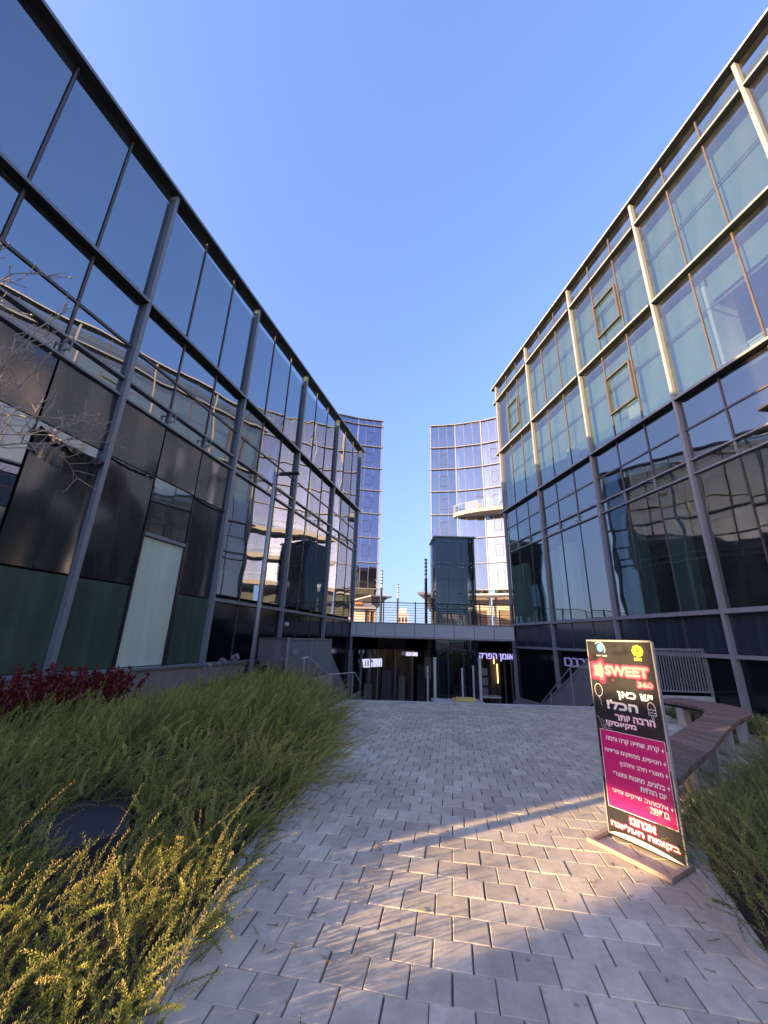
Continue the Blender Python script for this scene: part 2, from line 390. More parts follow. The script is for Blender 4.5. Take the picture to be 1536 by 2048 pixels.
for r in range(-8, 62):
    for c in range(-30, 60):
        u = (c+(.5 if r % 2 else 0))*.2; vv = r*.2
        p = e1*u+e2*vv
        cx, cy = p.x+.06, p.y
        if not (-4.5 < cx < 10 and .2 < cy < 11.02): continue
        if inpoly(cx, cy, BED_L) and inpoly(cx+.1, cy, BED_L) or inpoly(cx-.12, cy+.05, BED_R) and inpoly(cx+.05, cy, BED_R) or inpoly(cx, cy, BED_C): continue
        z = rp.gauss(0, .0012); hx, hy, bv = .0962, .0982, .004
        tx, ty = rp.gauss(0, .006), rp.gauss(0, .006); an = rp.gauss(0, .006)
        C_ = Vector((cx+rp.gauss(0, .0012), cy+rp.gauss(0, .0012), z))
        a = e1*math.cos(an)+e2*math.sin(an); bb = e2*math.cos(an)-e1*math.sin(an)
        def q(i, j, zz): return C_+a*i+bb*j+Vector((0, 0, zz+i*tx+j*ty))
        lo = [q(i*hx, j*hy, -.03) for i, j in ((-1, -1), (1, -1), (1, 1), (-1, 1))]
        mi = [q(i*hx, j*hy, -bv) for i, j in ((-1, -1), (1, -1), (1, 1), (-1, 1))]
        tp = [q(i*(hx-bv), j*(hy-bv*.8), 0) for i, j in ((-1, -1), (1, -1), (1, 1), (-1, 1))]
        b0 = len(mb.v); mb.v += [tuple(x) for x in lo+mi+tp]
        for k in range(4):
            l = (k+1) % 4
            mb.f.append((b0+k, b0+l, b0+4+l, b0+4+k)); mb.f.append((b0+4+k, b0+4+l, b0+8+l, b0+8+k)); mb.mi += [0, 0]
        mb.f.append((b0+8, b0+9, b0+10, b0+11)); mb.mi.append(0)
struct(mb.build('pavement', M['paver']), 'grey square pavers laid in running bond between the beds', 'pavement')
sheet('pavement_bed', [(-5, 0), (10, 0), (10, 11.1), (-5, 11.1)], -.014, M['sand'], 'dark sand between the pavers', 'pavement')

def strip(mb, pts, wd, z0, z1, side=1, gap=None):
    for i in range(len(pts)-1):
        p, q = Vector((*pts[i], 0)), Vector((*pts[i+1], 0)); d = (q-p).normalized(); n = Vector((-d.y, d.x, 0))*side*wd
        L = (q-p).length; k = max(1, round(L/.5))
        for j in range(k):
            a, b = p+d*(L*j/k+.003), p+d*(L*(j+1)/k-.003)
            z = z1+rp.gauss(0, .002)
            mb.hexa([(*a.xy, z0), (*b.xy, z0), (*(b+n).xy, z0), (*(a+n).xy, z0), (*a.xy, z), (*b.xy, z), (*(b+n).xy, z), (*(a+n).xy, z)])
mb = MB(); strip(mb, KERB_L, .10, -.05, .012, 1)
tag(mb.build('kerb_stone', M['kerb'], bevel=.004), 'flush pale kerb stones edging the left rosemary bed', 'kerb')
mb = MB(); strip(mb, [(2.55, -.5)]+[(1.95, 2.2), (1.98, 2.67), (2.3, 3.45), (2.87, 4.33), (3.52, 4.68)], .10, -.05, .012, -1)
tag(mb.build('kerb_stone', M['kerb'], bevel=.004), 'flush pale kerb stones edging the right rosemary bed', 'kerb')
mb = MB(); strip(mb, [(-2.55, 11.02), (9.0, 11.16)], .16, -.1, .015, 1)
tag(mb.build('kerb_stone', M['conclight'], bevel=.004), 'long pale concrete kerb at the far edge of the pavement', 'kerb')
def bedsheet(name, P, z, label):
    bm = bmesh.new(); vs = [bm.verts.new((p[0], p[1], z)) for p in P]; f = bm.faces.new(vs); bmesh.ops.triangulate(bm, faces=[f])
    me = bpy.data.meshes.new(name); bm.to_mesh(me); bm.free(); me.materials.append(M['soil'])
    o = bpy.data.objects.new(name, me); col.objects.link(o); return struct(o, label, 'soil')
bedsheet('soil', [(x-.10 if i < 10 else x, y) for i, (x, y) in enumerate(BED_L)], .004, 'dark soil of the left planting bed')
bedsheet('soil', [(x+.08, y-.02) for x, y in BED_R], .004, 'dark soil of the right planting bed')
bedsheet('soil', BED_C, .006, 'dark soil of the small bed behind the bench')
mb = MB(); mb.prism([(-2.50, 3.42), (-2.06, 3.08), (-1.76, 3.40), (-2.05, 3.92), (-2.46, 3.94)], .0, .15)
tag(mb.build('stone_slab', M['slate'], bevel=.015), 'flat dark slab lying among the rosemary in the left bed', 'stone')

# ------------------------------------------------------------------ left building
B = thing('glass_building', 'three storey glass building on the left with blue sky reflections and black film', 'building', tuple(PL+DL*-11))
CL = [-23.16, -19.45, -15.5, -11.55, -7.6, -3.65, .25]
def roofL(s): return 12.98+.026*s
# rows of panes: lower and upper height
ROWL = [(7.70, 8.86), (6.88, 7.60), (6.44, 6.74), (2.62, 6.32), (.80, 2.38)]
for i in range(6):
    s0, s1 = CL[i], CL[i+1]
    k = 1 if i == 0 else 3
    for j in range(k):
        a = s0+(s1-s0)*j/k; b = s0+(s1-s0)*(j+1)/k
        a += .04; b -= .04
        fpane('glass_pane', FL, M['glassL'], B, a, b, -.06, 8.97, roofL(b)-.06)
        for z0, z1 in ROWL[:3]: fpane('glass_pane', FL, M['glassL'], B, a, b, -.06, z0, z1)
        if i >= 3:
            fpane('glass_pane', FL, M['glassL'], B, a, b, -.06, *ROWL[3])
            if i >= 5: fpane('glass_pane', FL, M['spandrel'], B, a, b, -.06, 1.62, 2.38)
            else: fpane('glass_pane', FL, M['lowdark'], B, a, b, -.06, *ROWL[4])
        elif i == 0:
            fpane('film_panel', FL, M['film'], B, a, b, -.06, 2.5, 6.32); fpane('green_panel', FL, M['greenfilm'], B, a, b, -.06, .8, 2.46)
# the two bays covered with film
def w3(i, j): s0, s1 = CL[i], CL[i+1]; return s0+(s1-s0)*j/3+.02, s0+(s1-s0)*(j+1)/3-.02
for (i, j, o, z0, z1, m, nm) in [
    (1, 0, -.05, 5.05, 6.32, 'film', 'film_panel'), (1, 1, -.05, 5.05, 6.32, 'film', 'film_panel'), (1, 2, -.05, 5.05, 6.32, 'film', 'film_panel'),
    (1, 0, -.06, 2.5, 5.03, 'film', 'film_panel'), (1, 1, -.06, 3.4, 5.03, 'glassL', 'glass_pane'), (1, 1, -.06, 2.5, 3.38, 'film', 'film_panel'),
    (1, 0, -.06, .8, 2.46, 'greenfilm', 'green_panel'), (1, 1, -.06, .8, 2.46, 'greenfilm', 'green_panel'), (1, 2, -.06, .8, 2.46, 'greenfilm', 'green_panel'),
    (1, 2, -.07, 4.5, 5.03, 'glassL', 'glass_pane'),
    (2, 0, -.05, 5.04, 6.32, 'film', 'film_panel'), (2, 1, -.05, 5.06, 6.32, 'film', 'film_panel'), (2, 2, -.05, 5.04, 6.32, 'film', 'film_panel'),
    (2, 0, -.06, 2.5, 5.02, 'film', 'film_panel'), (2, 1, -.06, 3.72, 5.03, 'glassL', 'glass_pane'), (2, 2, -.06, 2.47, 5.02, 'film', 'film_panel'),
    (2, 0, -.06, .8, 2.46, 'greenfilm', 'green_panel'), (2, 1, -.06, .8, 3.60, 'mint', 'mint_panel'), (2, 2, -.06, .8, 2.44, 'greenfilm', 'green_panel')]:
    a, b = w3(i, j); fpane(nm, FL, M[m], B, a, b, o, z0, z1)
# sagging torn film with a curled upper hem
def torn(F, s0, s1, ztop, sag, zbot, curl, wr, seed):
    r = random.Random(seed); mb = MB(); n = 26; rows = []
    for k in range(n+1):
        t = k/n; s = s0+(s1-s0)*t; zt = ztop-sag*(1-(2*t-1)**2)**.8*.5-sag*t*.9
        wv = math.sin(t*21+seed)*.5+math.sin(t*47)*.3
        rows.append([fp(F, s, -.052, zbot), fp(F, s, -.045, zt-.5), fp(F, s, -.02+.012*wv*wr, zt-.12), fp(F, s, .03+.02*wv*wr, zt),
                     fp(F, s, .07+curl*.4+.03*wv*wr, zt-.04), fp(F, s, .05+curl*.5+.03*wv*wr, zt-.12-.05*wv*wr)])
    for k in range(n):
        for i in range(5): mb.poly([rows[k][i], rows[k+1][i], rows[k+1][i+1], rows[k][i+1]])
    return mb
a, b = w3(1, 2); torn(FL, a, b, 4.92, .12, 2.5, .04, 1.3, 3).build('torn_film', M['film'], B, smooth=True)
for (i, j, z) in ((2, 0, 5.0), (2, 2, 5.0)):
    a, b = w3(i, j); mb = MB(); pts = [fp(FL, a+(b-a)*k/16, -.03+.012*math.sin(k*1.7), z-.05*math.sin(k/16*math.pi)+.012*math.sin(k*2.3)) for k in range(17)]
    mb.tube(pts, .022, 6); mb.build('film_hem', M['film'], B, smooth=True)
a, b = w3(2, 1); fpart('panel_rail', FL, M['frame'], B, (a, b, -.05, .0, 3.62, 3.70)); fpart('panel_edge', FL, M['blackm'], B, (a-.05, a-.005, -.06, .0, .78, 3.7)); fpart('panel_edge', FL, M['blackm'], B, (b+.005, b+.09, -.06, -.01, .78, 3.75))
# columns, mullions, ledges, transoms
for s in CL:
    z0 = -4.2 if s > -10 else 0
    fpart('column', FL, M['frame'], B, (s-.05, s+.05, -.10, .075, z0, roofL(s)-.02), bevel=.006)
for i in range(1, 6):
    for j in (1, 2):
        s = CL[i]+(CL[i+1]-CL[i])*j/3
        fpart('mullion', FL, M['mullion'], B, (s-.022, s+.022, -.09, -.035, 9.0, roofL(s)-.06), (s-.022, s+.022, -.09, -.035, 6.85, 8.88))
        fpart('bracket', FL, M['steel'], B, (s-.03, s+.03, -.06, .0, 6.43, 6.77), (s-.012, s+.012, .0, .15, 6.50, 6.525), (s-.012, s+.012, .0, .15, 6.69, 6.715), (s-.012, s+.012, .15, .17, 6.46, 6.76))
        if i >= 3: fpart('mullion', FL, M['mullion'], B, (s-.016, s+.016, -.09, -.04, .78 if i < 5 else 1.6, 6.36))
for (z0, z1, o, nm, m) in ((8.89, 8.95, .11, 'ledge', 'frame_dark'), (6.78, 6.83, .02, 'transom', 'frame'), (6.36, 6.41, .02, 'transom', 'frame'), (7.62, 7.67, -.03, 'transom', 'mullion'), (2.40, 2.50, .06, 'transom', 'frame')):
    for i in range(6):
        if z0 == 2.40 and i < 3: continue
        a, b = CL[i]+.055, CL[i+1]-.055
        if i == 5 and nm == 'ledge': b += .45
        fpart(nm, FL, M[m], B, (a, b, -.2, o, z0, z1))
        if nm == 'ledge': fpart('ledge_edge', FL, M['frame'], B, (a, b, o, o+.015, z0-.005, z1+.01))
for i in range(6):      # roof edge follows the slightly falling eaves
    a, b = CL[i]+.0, CL[i+1]+(.0 if i < 5 else .45)
    for nm, m, o0, o1, za, zb in (('roof_edge', 'frame_dark', -.3, .15, -.05, .02), ('roof_cap', 'frame', .151, .165, -.055, .03)):
        mb = MB(); mb.hexa([fp(FL, a, o0, roofL(a)+za), fp(FL, b, o0, roofL(b)+za), fp(FL, b, o1, roofL(b)+za), fp(FL, a, o1, roofL(a)+za), fp(FL, a, o0, roofL(a)+zb), fp(FL, b, o0, roofL(b)+zb), fp(FL, b, o1, roofL(b)+zb), fp(FL, a, o1, roofL(a)+zb)])
        mb.build(nm, M[m], B)
fpart('plinth', FL, M['stone'], B, (-23.16, -7.7, -.3, .12, -.05, .72)); fpart('sill', FL, M['frame'], B, (-23.16, -3.8, -.2, .16, .72, .78))
fpart('lower_wall', FL, M['lowdark'], B, (-7.6, .25, -.3, -.10, -4.2, .72)); fpart('lower_wall', FL, M['lowdark'], B, (-3.65, .25, -.3, -.08, .72, 1.58))
# inside
fpart('interior_wall', FL, M['inner'], B, (-23.1, .1, -4.2, -4.0, -4.2, 12.2)); fpart('end_wall', FL, M['innerdark'], B, (-23.36, -23.17, -14, .2, 0, 12.3)); fpart('end_wall', FL, M['innerdark'], B, (.3, .5, -14, -.3, -4.2, 12.85))
for z in (2.1, 6.45, 8.7): fpart('floor_slab', FL, M['slab'], B, (-23.1, .2, -4.0, -.25, z, z+.2))
fpart('roof', FL, M['slab'], B, (-23.16, .5, -14, -.3, 12.3, 12.5)); fpart('back_wall', FL, M['slab'], B, (-23.36, .5, -14.2, -14, -4.2, 12.4))

# ------------------------------------------------------------------ right building
B = thing('glass_building', 'four storey glass building on the right with beige sunlit mullions and pale blinds', 'building', tuple(PR+DR*4))
CR = [-12.0, -7.85, -3.85, .10, 4.03, 7.97, 11.72]
ROWR = [(16.48, 17.52), (12.80, 16.38), (8.94, 12.70), (7.86, 8.84), (6.90, 7.80), (6.46, 6.76), (2.56, 6.34)]
for i in range(6):
    s0, s1 = CR[i], CR[i+1]
    k = 3 if i >= 2 else 1
    for j in range(k):
        a, b = s0+(s1-s0)*j/k+.035, s0+(s1-s0)*(j+1)/k-.035
        for z0, z1 in ROWR: fpane('glass_pane', FR, M['glassR'], B, a, b, -.06, z0, z1)
        if i >= 2: fpane('spandrel_panel', FR, M['spandrel'], B, a, b, -.06, 1.42, 2.40)
for s in CR:
    z0 = -4.2 if s > 2 else 0
    fpart('column', FR, M['frame'], B, (s-.05, s+.05, -.10, .075, z0, 17.54), bevel=.006)
for i in range(1, 6):
    for j in (1, 2):
        s = CR[i]+(CR[i+1]-CR[i])*j/3
        fpart('mullion', FR, M['mullion'], B, *[(s-.022, s+.022, -.09, -.035, a, b) for a, b in ((16.48, 17.54), (12.80, 16.39), (8.94, 12.71), (6.89, 8.85))])
        fpart('mullion', FR, M['mullion'], B, (s-.016, s+.016, -.09, -.04, 1.4, 6.36))
        fpart('bracket', FR, M['frame'], B, (s-.025, s+.025, -.06, .0, 6.44, 6.81), (s-.012, s+.012, .0, .15, 6.50, 6.525), (s-.012, s+.012, .0, .15, 6.68, 6.705))
for (z0, z1, o, nm, m) in ((16.40, 16.46, .12, 'ledge', 'frame_dark'), (12.72, 12.78, .14, 'ledge', 'frame_dark'), (8.86, 8.92, .14, 'ledge', 'frame_dark'), (6.82, 6.87, .02, 'transom', 'frame'), (6.38, 6.43, .02, 'transom', 'frame'), (7.80, 7.85, -.03, 'transom', 'mullion'), (2.42, 2.54, .08, 'transom', 'frame'), (1.30, 1.40, .04, 'transom', 'frame')):
    for i in range(6):
        a, b = CR[i]+.055, CR[i+1]-.055
        if i == 5 and nm == 'ledge': b += .45
        fpart(nm, FR, M[m], B, (a, b, -.2, o, z0, z1))
        if nm == 'ledge': fpart('ledge_edge', FR, M['frame'], B, (a, b, o, o+.015, z0-.005, z1+.01))
for i in range(6):
    a, b = CR[i], CR[i+1]+(.5 if i == 5 else 0)
    fpart('roof_edge', FR, M['frame_dark'], B, (a, b, -.3, .16, 17.56, 17.62)); fpart('roof_cap', FR, M['steell'], B, (a, b,   .161, .175, 17.555, 17.63))
for (i, j, z0, z1) in ((3, 1, 13.55, 15.15), (3, 1, 9.95, 11.55), (5, 1, 13.5, 15.2)):
    s0, s1 = CR[i]+(CR[i+1]-CR[i])*j/3+.03, CR[i]+(CR[i+1]-CR[i])*(j+1)/3-.03
    f = fpart('window_frame', FR, M['mullion'], B, (s0, s0+.06, -.05, .05, z0, z1), (s1-.06, s1, -.05, .05, z0, z1), (s0+.06, s1-.06, -.05, .05, z0, z0+.06), (s0+.06, s1-.06, -.05, .05, z1-.06, z1))
fpart('lower_wall', FR, M['lowdark'], B, (-12, 11.7, -.30, -.10, -4.2, 1.30))
# rails, blinds and rooms behind the glass
for z0, z1 in ((12.86, 16.3), (16.5, 17.50)): fpart('blind', FR, M['blind'], B, (-12, 11.6, -.55, -.53, z0, z1))
fpart('blind', FR, M['blind'], B, (-1.22, 11.6, -.55, -.53, 9.0, 12.5)); fpart('blind', FR, M['blind'], B, (-12, -1.30, -.55, -.53, 11.6, 12.5))
fpart('partition', FR, M['white'], B, (-1.27, -1.17, -1.4, -.40, 9.0, 12.2)); fpart('partition', FR, M['white'], B, (-3.8, -1.3, -1.55, -1.4, 9.0, 10.15)); fpart('partition', FR, M['white'], B, (-3.8, -1.3, -1.75, -1.35, 10.16, 10.22))
fpart('ceiling_beam', FR, M['slab'], B, (-6, -1.3, -3.4, -3.2, 11.3, 11.6))
for z in (15.0, 11.3): fpart('blind_rail', FR, M['steel'], B, (-7.7, 11.5, -.44, -.40, z, z+.07))
fpart('interior_wall', FR, M['inner'], B, (-12, 11.6, -5.2, -5.0, -4.2, 17.3))
for z in (2.0, 6.5, 8.72, 12.6, 16.3): fpart('floor_slab', FR, M['slab'], B, (-12, 11.6, -5.0, -.25, z, z+.2))
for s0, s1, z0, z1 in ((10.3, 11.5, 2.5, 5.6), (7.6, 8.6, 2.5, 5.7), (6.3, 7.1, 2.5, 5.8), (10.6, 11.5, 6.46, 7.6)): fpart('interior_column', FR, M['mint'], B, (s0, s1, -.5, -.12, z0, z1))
for s0, s1 in ((3.0, 3.8), (1.3, 1.9)): fpart('interior_column', FR, M['blind'], B, (s0, s1, -.9, -.6, 2.5, 6.3))
for s, z in ((8.6, 9.1), (5.3, 9.05), (1.6, 9.05)): fpart('interior_box', FR, M['white'], B, (s, s+.5, -.5, -.2, z, z+1.0))
fpart('roof', FR, M['slab'], B, (-12, 12.2, -14, -.3, 17.0, 17.35)); fpart('end_wall', FR, M['innerdark'], B, (-12.2, -12.0, -14, .1, -4.2, 17.2)); fpart('end_wall', FR, M['innerdark'], B, (11.85, 12.0, -14, -.3, -4.2, 17.2)); fpart('back_wall', FR, M['slab'], B, (-12.2, 12.2, -14.2, -14, -4.2, 17.3))

# ------------------------------------------------------------------ towers behind
def tower(label, pts, ztop, rows, winpat, m, parapet, depth, side):
    T = thing('glass_tower', label, 'tower', (pts[0][0], pts[0][1], 2.4))
    nb = len(pts)-1
    for i in range(nb):
        p, q = Vector((*pts[i], 0)), Vector((*pts[i+1], 0)); D = (q-p).normalized(); L = (q-p).length
        n = Vector((D.y, -D.x, 0)); n = n if n.y < 0 else -n
        F = (p, D, n)
        for k, (z0, z1) in enumerate(rows):
            kk = 3 if i < 3 else 1
            for j in range(kk):
                a, b = L*j/kk+.03, L*(j+1)/kk-.03
                fpane('glass_pane', F, m, T, a, b, 0, z0+.06, z1-.06)
                if (i, j, k) in winpat:
                    zz0, zz1 = z0+.9, z0+2.6
                    fpart('window_frame', F, M['mullion'], T, (a+.02, a+.08, 0, .05, zz0, zz1), (b-.08, b-.02, 0, .05, zz0, zz1), (a+.08, b-.08, 0, .05, zz0, zz0+.06), (a+.08, b-.08, 0, .05, zz1-.06, zz1))
        for j in (1, 2): fpart('mullion', F, M['frame'], T, (L*j/3-.02, L*j/3+.02, -.05, .03, rows[-1][0], rows[0][1]))
        fpart('column', F, M['frame'], T, (-.07, .07, -.1, .16, 2.4, ztop))
        if i == nb-1: fpart('column', F, M['frame'], T, (L-.07, L+.07, -.1, .16, 2.4, ztop))
        for z in [r[1] for r in rows]+[rows[-1][0]]:
            a0 = -.25 if i == 0 else .0
            fpart('ledge', F, M['frame'], T, (a0, L+(.25 if i == nb-1 else 0), .0, .28, z-.05, z+.05))
        fpart('floor_slab', F, M['inner'], T, (.1, L-.1, -3.2, -3.0, 2.4, ztop-.2), *[(.1, L-.1, -3.0, -.2, z-.15, z) for z in [r[1] for r in rows]])
    a, b = pts[0], pts[-1]
    bk = [(b[0]+side*6, b[1]+depth), (a[0]+side*3, a[1]+depth)]
    mb = MB(); mb.prism(list(pts)+bk, ztop-.2, ztop)
    mb.build('roof', M['frame'], T)
    mb = MB(); mb.poly([(*a, 2.4), (*bk[1], 2.4), (*bk[1], ztop-.21), (*a, ztop-.21)]); mb.build('side_wall', M['innerdark'], T)
    return T
rowsR = [(30.4, 34.35)]+[(30.4-3.67*(k+1), 30.4-3.67*k) for k in range(6)]
wp = {(0, 1, k) for k in range(1, 7)}|{(2, 1, k) for k in range(1, 7)}|{(1, 2, 3)}
T2 = tower('pale concave glass tower behind the right building, with a curved balcony', [(7.07, 56.0), (10.85, 55.3), (14.62, 54.0), (17.6, 52.4), (20.8, 50.0), (24.2, 46.6), (27, 42.4), (29.2, 37.5)], 34.4, rowsR, wp, M['glassTR'], 0, 12, 1)
rowsL = [(33.95, 35.0)]+[(33.95-3.67*(k+1), 33.95-3.67*k) for k in range(7)]
wp = {(0, 1, k) for k in range(1, 8)}
T1 = tower('deep blue glass tower behind the left building, its narrow edge showing', [(-.68, 56.0), (-4.45, 55.3), (-8.2, 54.0), (-11.6, 52.2)], 35.05, rowsL, wp, M['glassTL'], 0, 12, -1)
for zf in (15.3, 11.6, 7.9):       # more balconies round the bend of the tower, seen in the left facade's panes
    mb = MB(); mb.prism([(21.0, 49.8), (21.2, 47.6), (23.2, 45.0), (25.6, 41.6), (27.6, 37.4), (29.0, 37.6), (26.8, 42.4), (24.0, 46.5)], zf, zf+.55); mb.build('balcony_slab', M['cream'], T2)
    mb = MB(); mb.tube([(21.2, 47.6, zf+1.6), (23.2, 45.0, zf+1.6), (25.6, 41.6, zf+1.6), (27.6, 37.4, zf+1.6)], .04, 6); mb.build('balcony_rail', M['steell'], T2)
    mb = MB()
    for p, q in (((21.2, 47.6), (23.2, 45.0)), ((23.2, 45.0), (25.6, 41.6)), ((25.6, 41.6), (27.6, 37.4))): mb.poly([(*p, zf+.55), (*q, zf+.55), (*q, zf+1.6), (*p, zf+1.6)])
    mb.build('balcony_glass', M['glassclear'], T2)
mb = MB(); mb.box(-60, 60, 29.6, 29.8, -4.2, 1.74); struct(mb.build('court_wall', M['innerdark']), 'dark back wall of the sunken court', 'wall')
# tower bases
for T, pts in ((T2, [(7.07, 56.0), (10.85, 55.3), (14.62, 54.0), (17.6, 52.4)]), (T1, [(-.68, 56.0), (-4.45, 55.3), (-8.2, 54.0)])):
    for i in range(len(pts)-1):
        p, q = Vector((*pts[i], 0)), Vector((*pts[i+1], 0)); D = (q-p).normalized(); L = (q-p).length
        n = Vector((D.y, -D.x, 0)); n = n if n.y < 0 else -n; F = (p, D, n)
        fpart('ground_floor_wall', F, M['brownwood'], T, (.1, L-.1, -1.0, -.9, 2.4, 7.6)); fpart('ground_floor_wall', F, M['cream'], T, (.2, .9, -.88, -.7, 2.4, 6.4), (L-.5, L-.2, -.88, -.7, 2.4, 6.4), (.9, L-.5, -.88, -.7, 5.7, 6.4))
    mb = MB(); a, b = pts[0], pts[-1]
# balcony on the right tower
BP = [(10.2, 55.5), (10.5, 54.6), (11.6, 53.3), (13.1, 52.2), (15.0, 51.2), (17.0, 50.4), (19.3, 49.8)]
back = [(19.6, 50.9), (17.6, 52.4), (14.62, 54.0), (10.85, 55.3)]
mb = MB(); mb.prism(BP+back, 18.95, 19.5); mb.build('balcony_slab', M['cream'], T2)
mb = MB()
for i in range(len(BP)-1): mb.poly([(*BP[i], 19.5), (*BP[i+1], 19.5), (*BP[i+1], 20.6), (*BP[i], 20.6)])
gb = mb.build('balcony_glass', M['glassclear'], T2)
mb = MB(); mb.tube([(*p, 20.62) for p in BP], .03, 6)
for i in range(len(BP)-1):
    for t in (0, .33, .66):
        x, y = BP[i][0]+(BP[i+1][0]-BP[i][0])*t, BP[i][1]+(BP[i+1][1]-BP[i][1])*t; mb.tube([(x, y, 19.5), (x, y, 20.6)], .022, 5)
mb.build('balcony_rail', M['steell'], T2)
P_ = thing('parasol', 'folded white parasol on the curved tower balcony', 'parasol', (16.2, 51.8, 19.5))
mb = MB(); mb.tube([(16.2, 51.8, 19.5), (16.2, 51.8, 21.9)], .03, 6); mb.build('pole', M['steell'], P_)
mb = MB(); mb.tube([(16.2, 51.8, 20.3), (16.2, 51.8, 20.6), (16.2, 51.8, 21.8)], .28, 10, .04); mb.build('canopy', M['white'], P_, smooth=True)
P_ = thing('balcony_chair', 'small yellow chair on the curved tower balcony', 'chair', (13.6, 53.0, 19.5))
mb = MB(); mb.box(13.3, 13.9, 52.8, 53.3, 19.9, 19.98); mb.build('seat', M['yellow'], P_)
mb = MB(); mb.box(13.3, 13.9, 53.25, 53.32, 19.98, 20.5); mb.build('backrest', M['yellow'], P_)
for x in (13.33, 13.87):
    for y in (52.83, 53.27): mb = MB(); mb.box(x-.02, x+.02, y-.02, y+.02, 19.5, 19.9); mb.build('leg', M['steel'], P_)

# canopies under the towers
def canopy(label, pts, z, th):
    C_ = thing('canopy', label, 'canopy', (pts[0][0], pts[0][1], 2.4))
    mb = MB(); mb.prism(pts, z, z+th); mb.build('roof', M['steel'], C_)
    return C_
c = canopy('dark cantilevered canopy with cable stays at the left tower foot', [(-1.2, 47.0), (1.25, 48.0), (-.6, 55), (-4, 54)], 6.35, .16)
mb = MB(); mb.hexa([(-1.2, 47.2, 5.2), (-.6, 47.4, 5.4), (-.6, 54, 5.4), (-1.2, 54, 5.2), (-1.2, 47.2, 6.34), (.8, 48, 6.34), (.3, 54, 6.34), (-1.2, 54, 6.34)]); mb.build('bracket', M['frame_dark'], c)
mb = MB(); mb.tube([(1.0, 48, 6.6), (-.9, 54.5, 8.6)], .03, 5); mb.tube([(.4, 48, 6.6), (-.9, 54.5, 9.4)], .03, 5); mb.build('cable', M['steel'], c)
c = canopy('grey cantilevered canopy with cable stays left of the glass lift', [(3.75, 41.5), (7.6, 42.2), (8.4, 54), (6.9, 55)], 6.15, .22)
mb = MB(); mb.hexa([(5.2, 42.2, 5.2), (7.2, 42.4, 5.2), (7.4, 54, 5.2), (6.6, 54, 5.2), (4.4, 42, 6.14), (7.3, 42.3, 6.14), (7.8, 54, 6.14), (6.0, 54, 6.14)]); mb.build('bracket', M['frame_dark'], c)
mb = MB(); mb.tube([(4.3, 42, 6.3), (7.0, 54.6, 11.2)], .03, 5); mb.tube([(4.9, 42, 6.3), (7.0, 54.6, 10.2)], .03, 5); mb.build('cable', M['steel'], c)
c = thing('canopy', 'pale flat canopy on trusses over the brown shop at the right tower foot', 'canopy', (12, 50, 2.4))
mb = MB(); mb.prism([(9.2, 52.6), (11.2, 51.5), (14.5, 50.3), (18.5, 48), (18.5, 51), (14.6, 53.4), (9.4, 55.3)], 7.3, 7.5); mb.build('roof', M['awn'], c)
for x, y in ((9.9, 52.2), (11.6, 51.4), (13.3, 50.8), (15.0, 50.1), (16.6, 49.2)):
    mb = MB(); mb.tube([(x-.6, y+.3, 7.5), (x, y, 8.3), (x+.6, y-.2, 7.5)], .035, 5); mb.tube([(x, y, 8.3), (x+.5, y+2.6, 8.5)], .035, 5); mb.build('truss', M['steel'], c)
# little shop at the left tower foot
k = thing('kiosk', 'white slatted kiosk with a cream awning left of the terrace', 'kiosk', (-1.8, 40, 2.4))
mb = MB(); mb.box(-3.6, -1.55, 40, 41.6, 2.4, 4.35); mb.build('wall', M['awn'], k)
mb = MB(); mb.box(-1.53, -.65, 40.1, 41.6, 2.4, 4.2); mb.build('door', M['brownwood'], k)
mb = MB(); mb.box(-1.10, -1.02, 39.98, 40.1, 2.4, 4.3); mb.box(-.66, -.56, 39.98, 41.6, 2.4, 4.35); mb.build('door_frame', M['cream'], k)
mb = MB(); mb.hexa([(-3.8, 39.2, 4.37), (-.5, 39.2, 4.37), (-.4, 41.8, 4.37), (-3.8, 41.8, 4.37), (-3.8, 39.2, 4.5), (-.5, 39.2, 4.5), (-.9, 41.8, 5.0), (-3.8, 41.8, 5.0)]); mb.build('awning', M['cream'], k)

